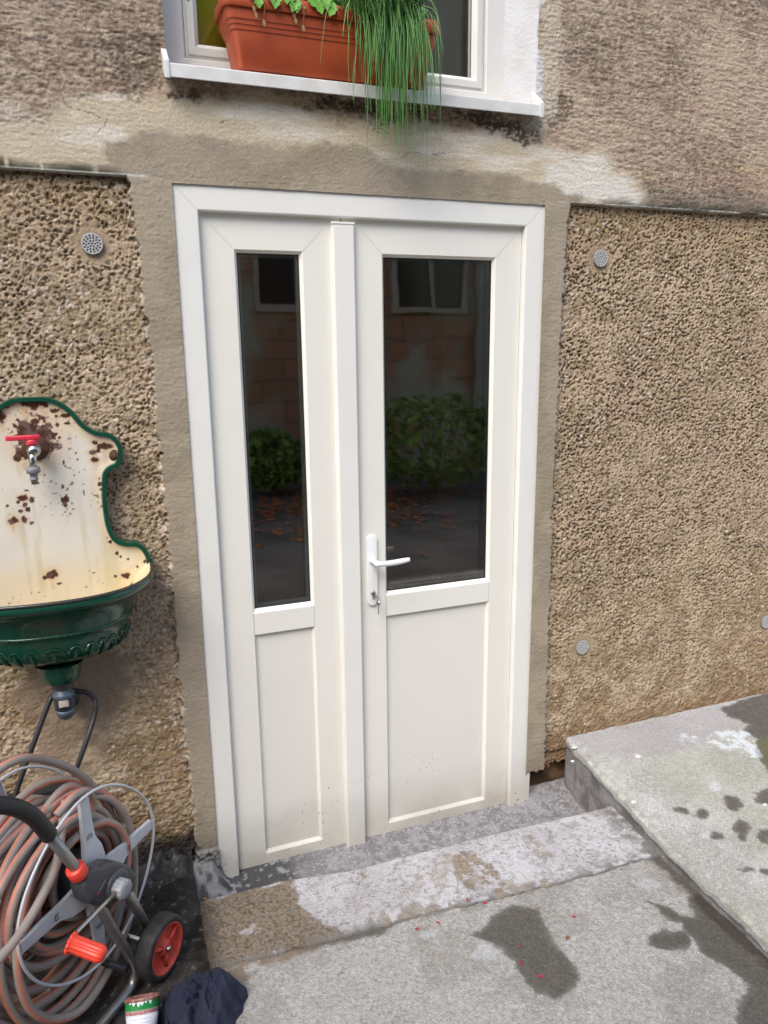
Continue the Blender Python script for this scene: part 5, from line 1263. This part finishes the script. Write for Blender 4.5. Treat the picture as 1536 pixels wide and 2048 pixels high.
for r_ in range(5):
    t0 = .022-.0075*r_; aa_ = -.7
    while aa_ < .6:
        wd = rng.uniform(.04, .12); rr0 = .0356+.00045+(t0-.01)*.1
        vs = [onc(a_c+aa_, t0, rr0), onc(a_c+aa_+wd, t0, rr0), onc(a_c+aa_+wd, t0+.0012, rr0+.0001), onc(a_c+aa_, t0+.0012, rr0+.0001)]
        mb.add(vs, [(0, 1, 2, 3)], 0, False); aa_ += wd+.03
mb.build('small_print', mat('print_ink', (.3, .32, .38), .6), tb)

# ================================================================== SMALL LITTER
def petal(px, py, z, lab, ang, m=M_petal, L=.016, name='petal', cat='petal', grp='red petals on the paving'):
    x, y = G(px, py, z); mb = MB()
    leafmesh(mb, (x, y, z+.0045), (math.cos(ang), math.sin(ang), .12), (0, 0, 1), L, L*.22, 0, .35)
    o = mb.build(name, m); tag(o, lab, cat, grp); return o
for px, py, z, lab, ang in [(880, 1850, ZP, 'red petal on the crack in front of the door middle', 2.0), (935, 1806, ZP, 'red petal lying above the crack, on the pale step', 1.2), (830, 1862, ZP, 'pinkish petal on the crack, left of the others', .2),
                            (1040, 1932, ZP, 'red petal at the left edge of the wet patch', .8), (1086, 1957, ZP, 'long red petal low on the wet patch', 2.4), (1153, 1838, ZP, 'red petal right of the wet patch, on dry paving', 2.2), (1038, 1897, ZP, 'tiny red petal high on the wet patch', .3), (975, 1808, ZP, 'thin red petal sliver at the brown stain on the step', 2.9)]:
    petal(px, py, z, lab, ang, L=.010 if 'tiny' in lab else .016)
for px, py, z, lab in [(1405, 1759, .034, 'brown dry leaf curled in the gutter under the kerb'), (1234, 1622, .036, 'dry leaf at the inner corner of the step and kerb'), (1447, 1813, .034, 'reddish dry leaf in the gutter crevice'), (1466, 1824, .034, 'dark dry leaf in the gutter crevice below the reddish one'), (1481, 1843, .034, 'lowest dry leaf in the gutter crevice'), (413, 1802, .004, 'rust brown leaf at the left end of the step beside the door frame'), (1131, 1881, ZP, 'orange dry seed on the paving below the step')]:
    petal(px, py, z, lab, random.uniform(0, 6), M_dryleaf, .020, 'dry_leaf', 'leaf', 'dry leaves by the kerb')
x_, z_ = W(1092, 1524, -.01); mb = MB(); leafmesh(mb, (x_, -.02, z_), (.3, -.2, -1), (0, -1, 0), .022, .006); tag(mb.build('dry_leaf', M_dryleaf), 'reddish leaf stuck at the foot of the door surround on the right', 'leaf', 'dry leaves by the kerb')
def chip(px, py, z, r, lab):
    x, y = G(px, py, z); b2 = bmesh.new(); bmesh.ops.create_icosphere(b2, subdivisions=2, radius=1)
    for v in b2.verts:
        k = 1+.35*(random.random()-.5); v.co = Vector((x+v.co.x*r*k*1.3, y+v.co.y*r*k, z+r*.25+v.co.z*r*.45*k))
    mb = MB(); mb.bm(b2, 0, False); tag(mb.build('plaster_chip', M_chip), lab, 'chip', 'white plaster chips by the kerb')
for px, py, z, r, lab in [(1149, 1496, .13, .009, 'white plaster chip on the kerb corner near the wall'), (1276, 1514, .12, .009, 'flat white plaster chip on the raised paving near the wall'), (1145, 1523, .125, .006, 'small plaster chip just below the kerb corner'), (1267, 1605, .10, .008, 'white chip on the kerb edge beside the step corner'),
                          (1260, 1621, .06, .006, 'white chip below the kerb edge at the step corner'), (1331, 1713, .035, .007, 'white chip where the crack meets the kerb'), (1424, 1775, .036, .008, 'white chip in the gutter above the leaf crevice'), (1530, 1610, .12, .006, 'white chip among wet spots on the raised paving')]:
    chip(px, py, z, r, lab)
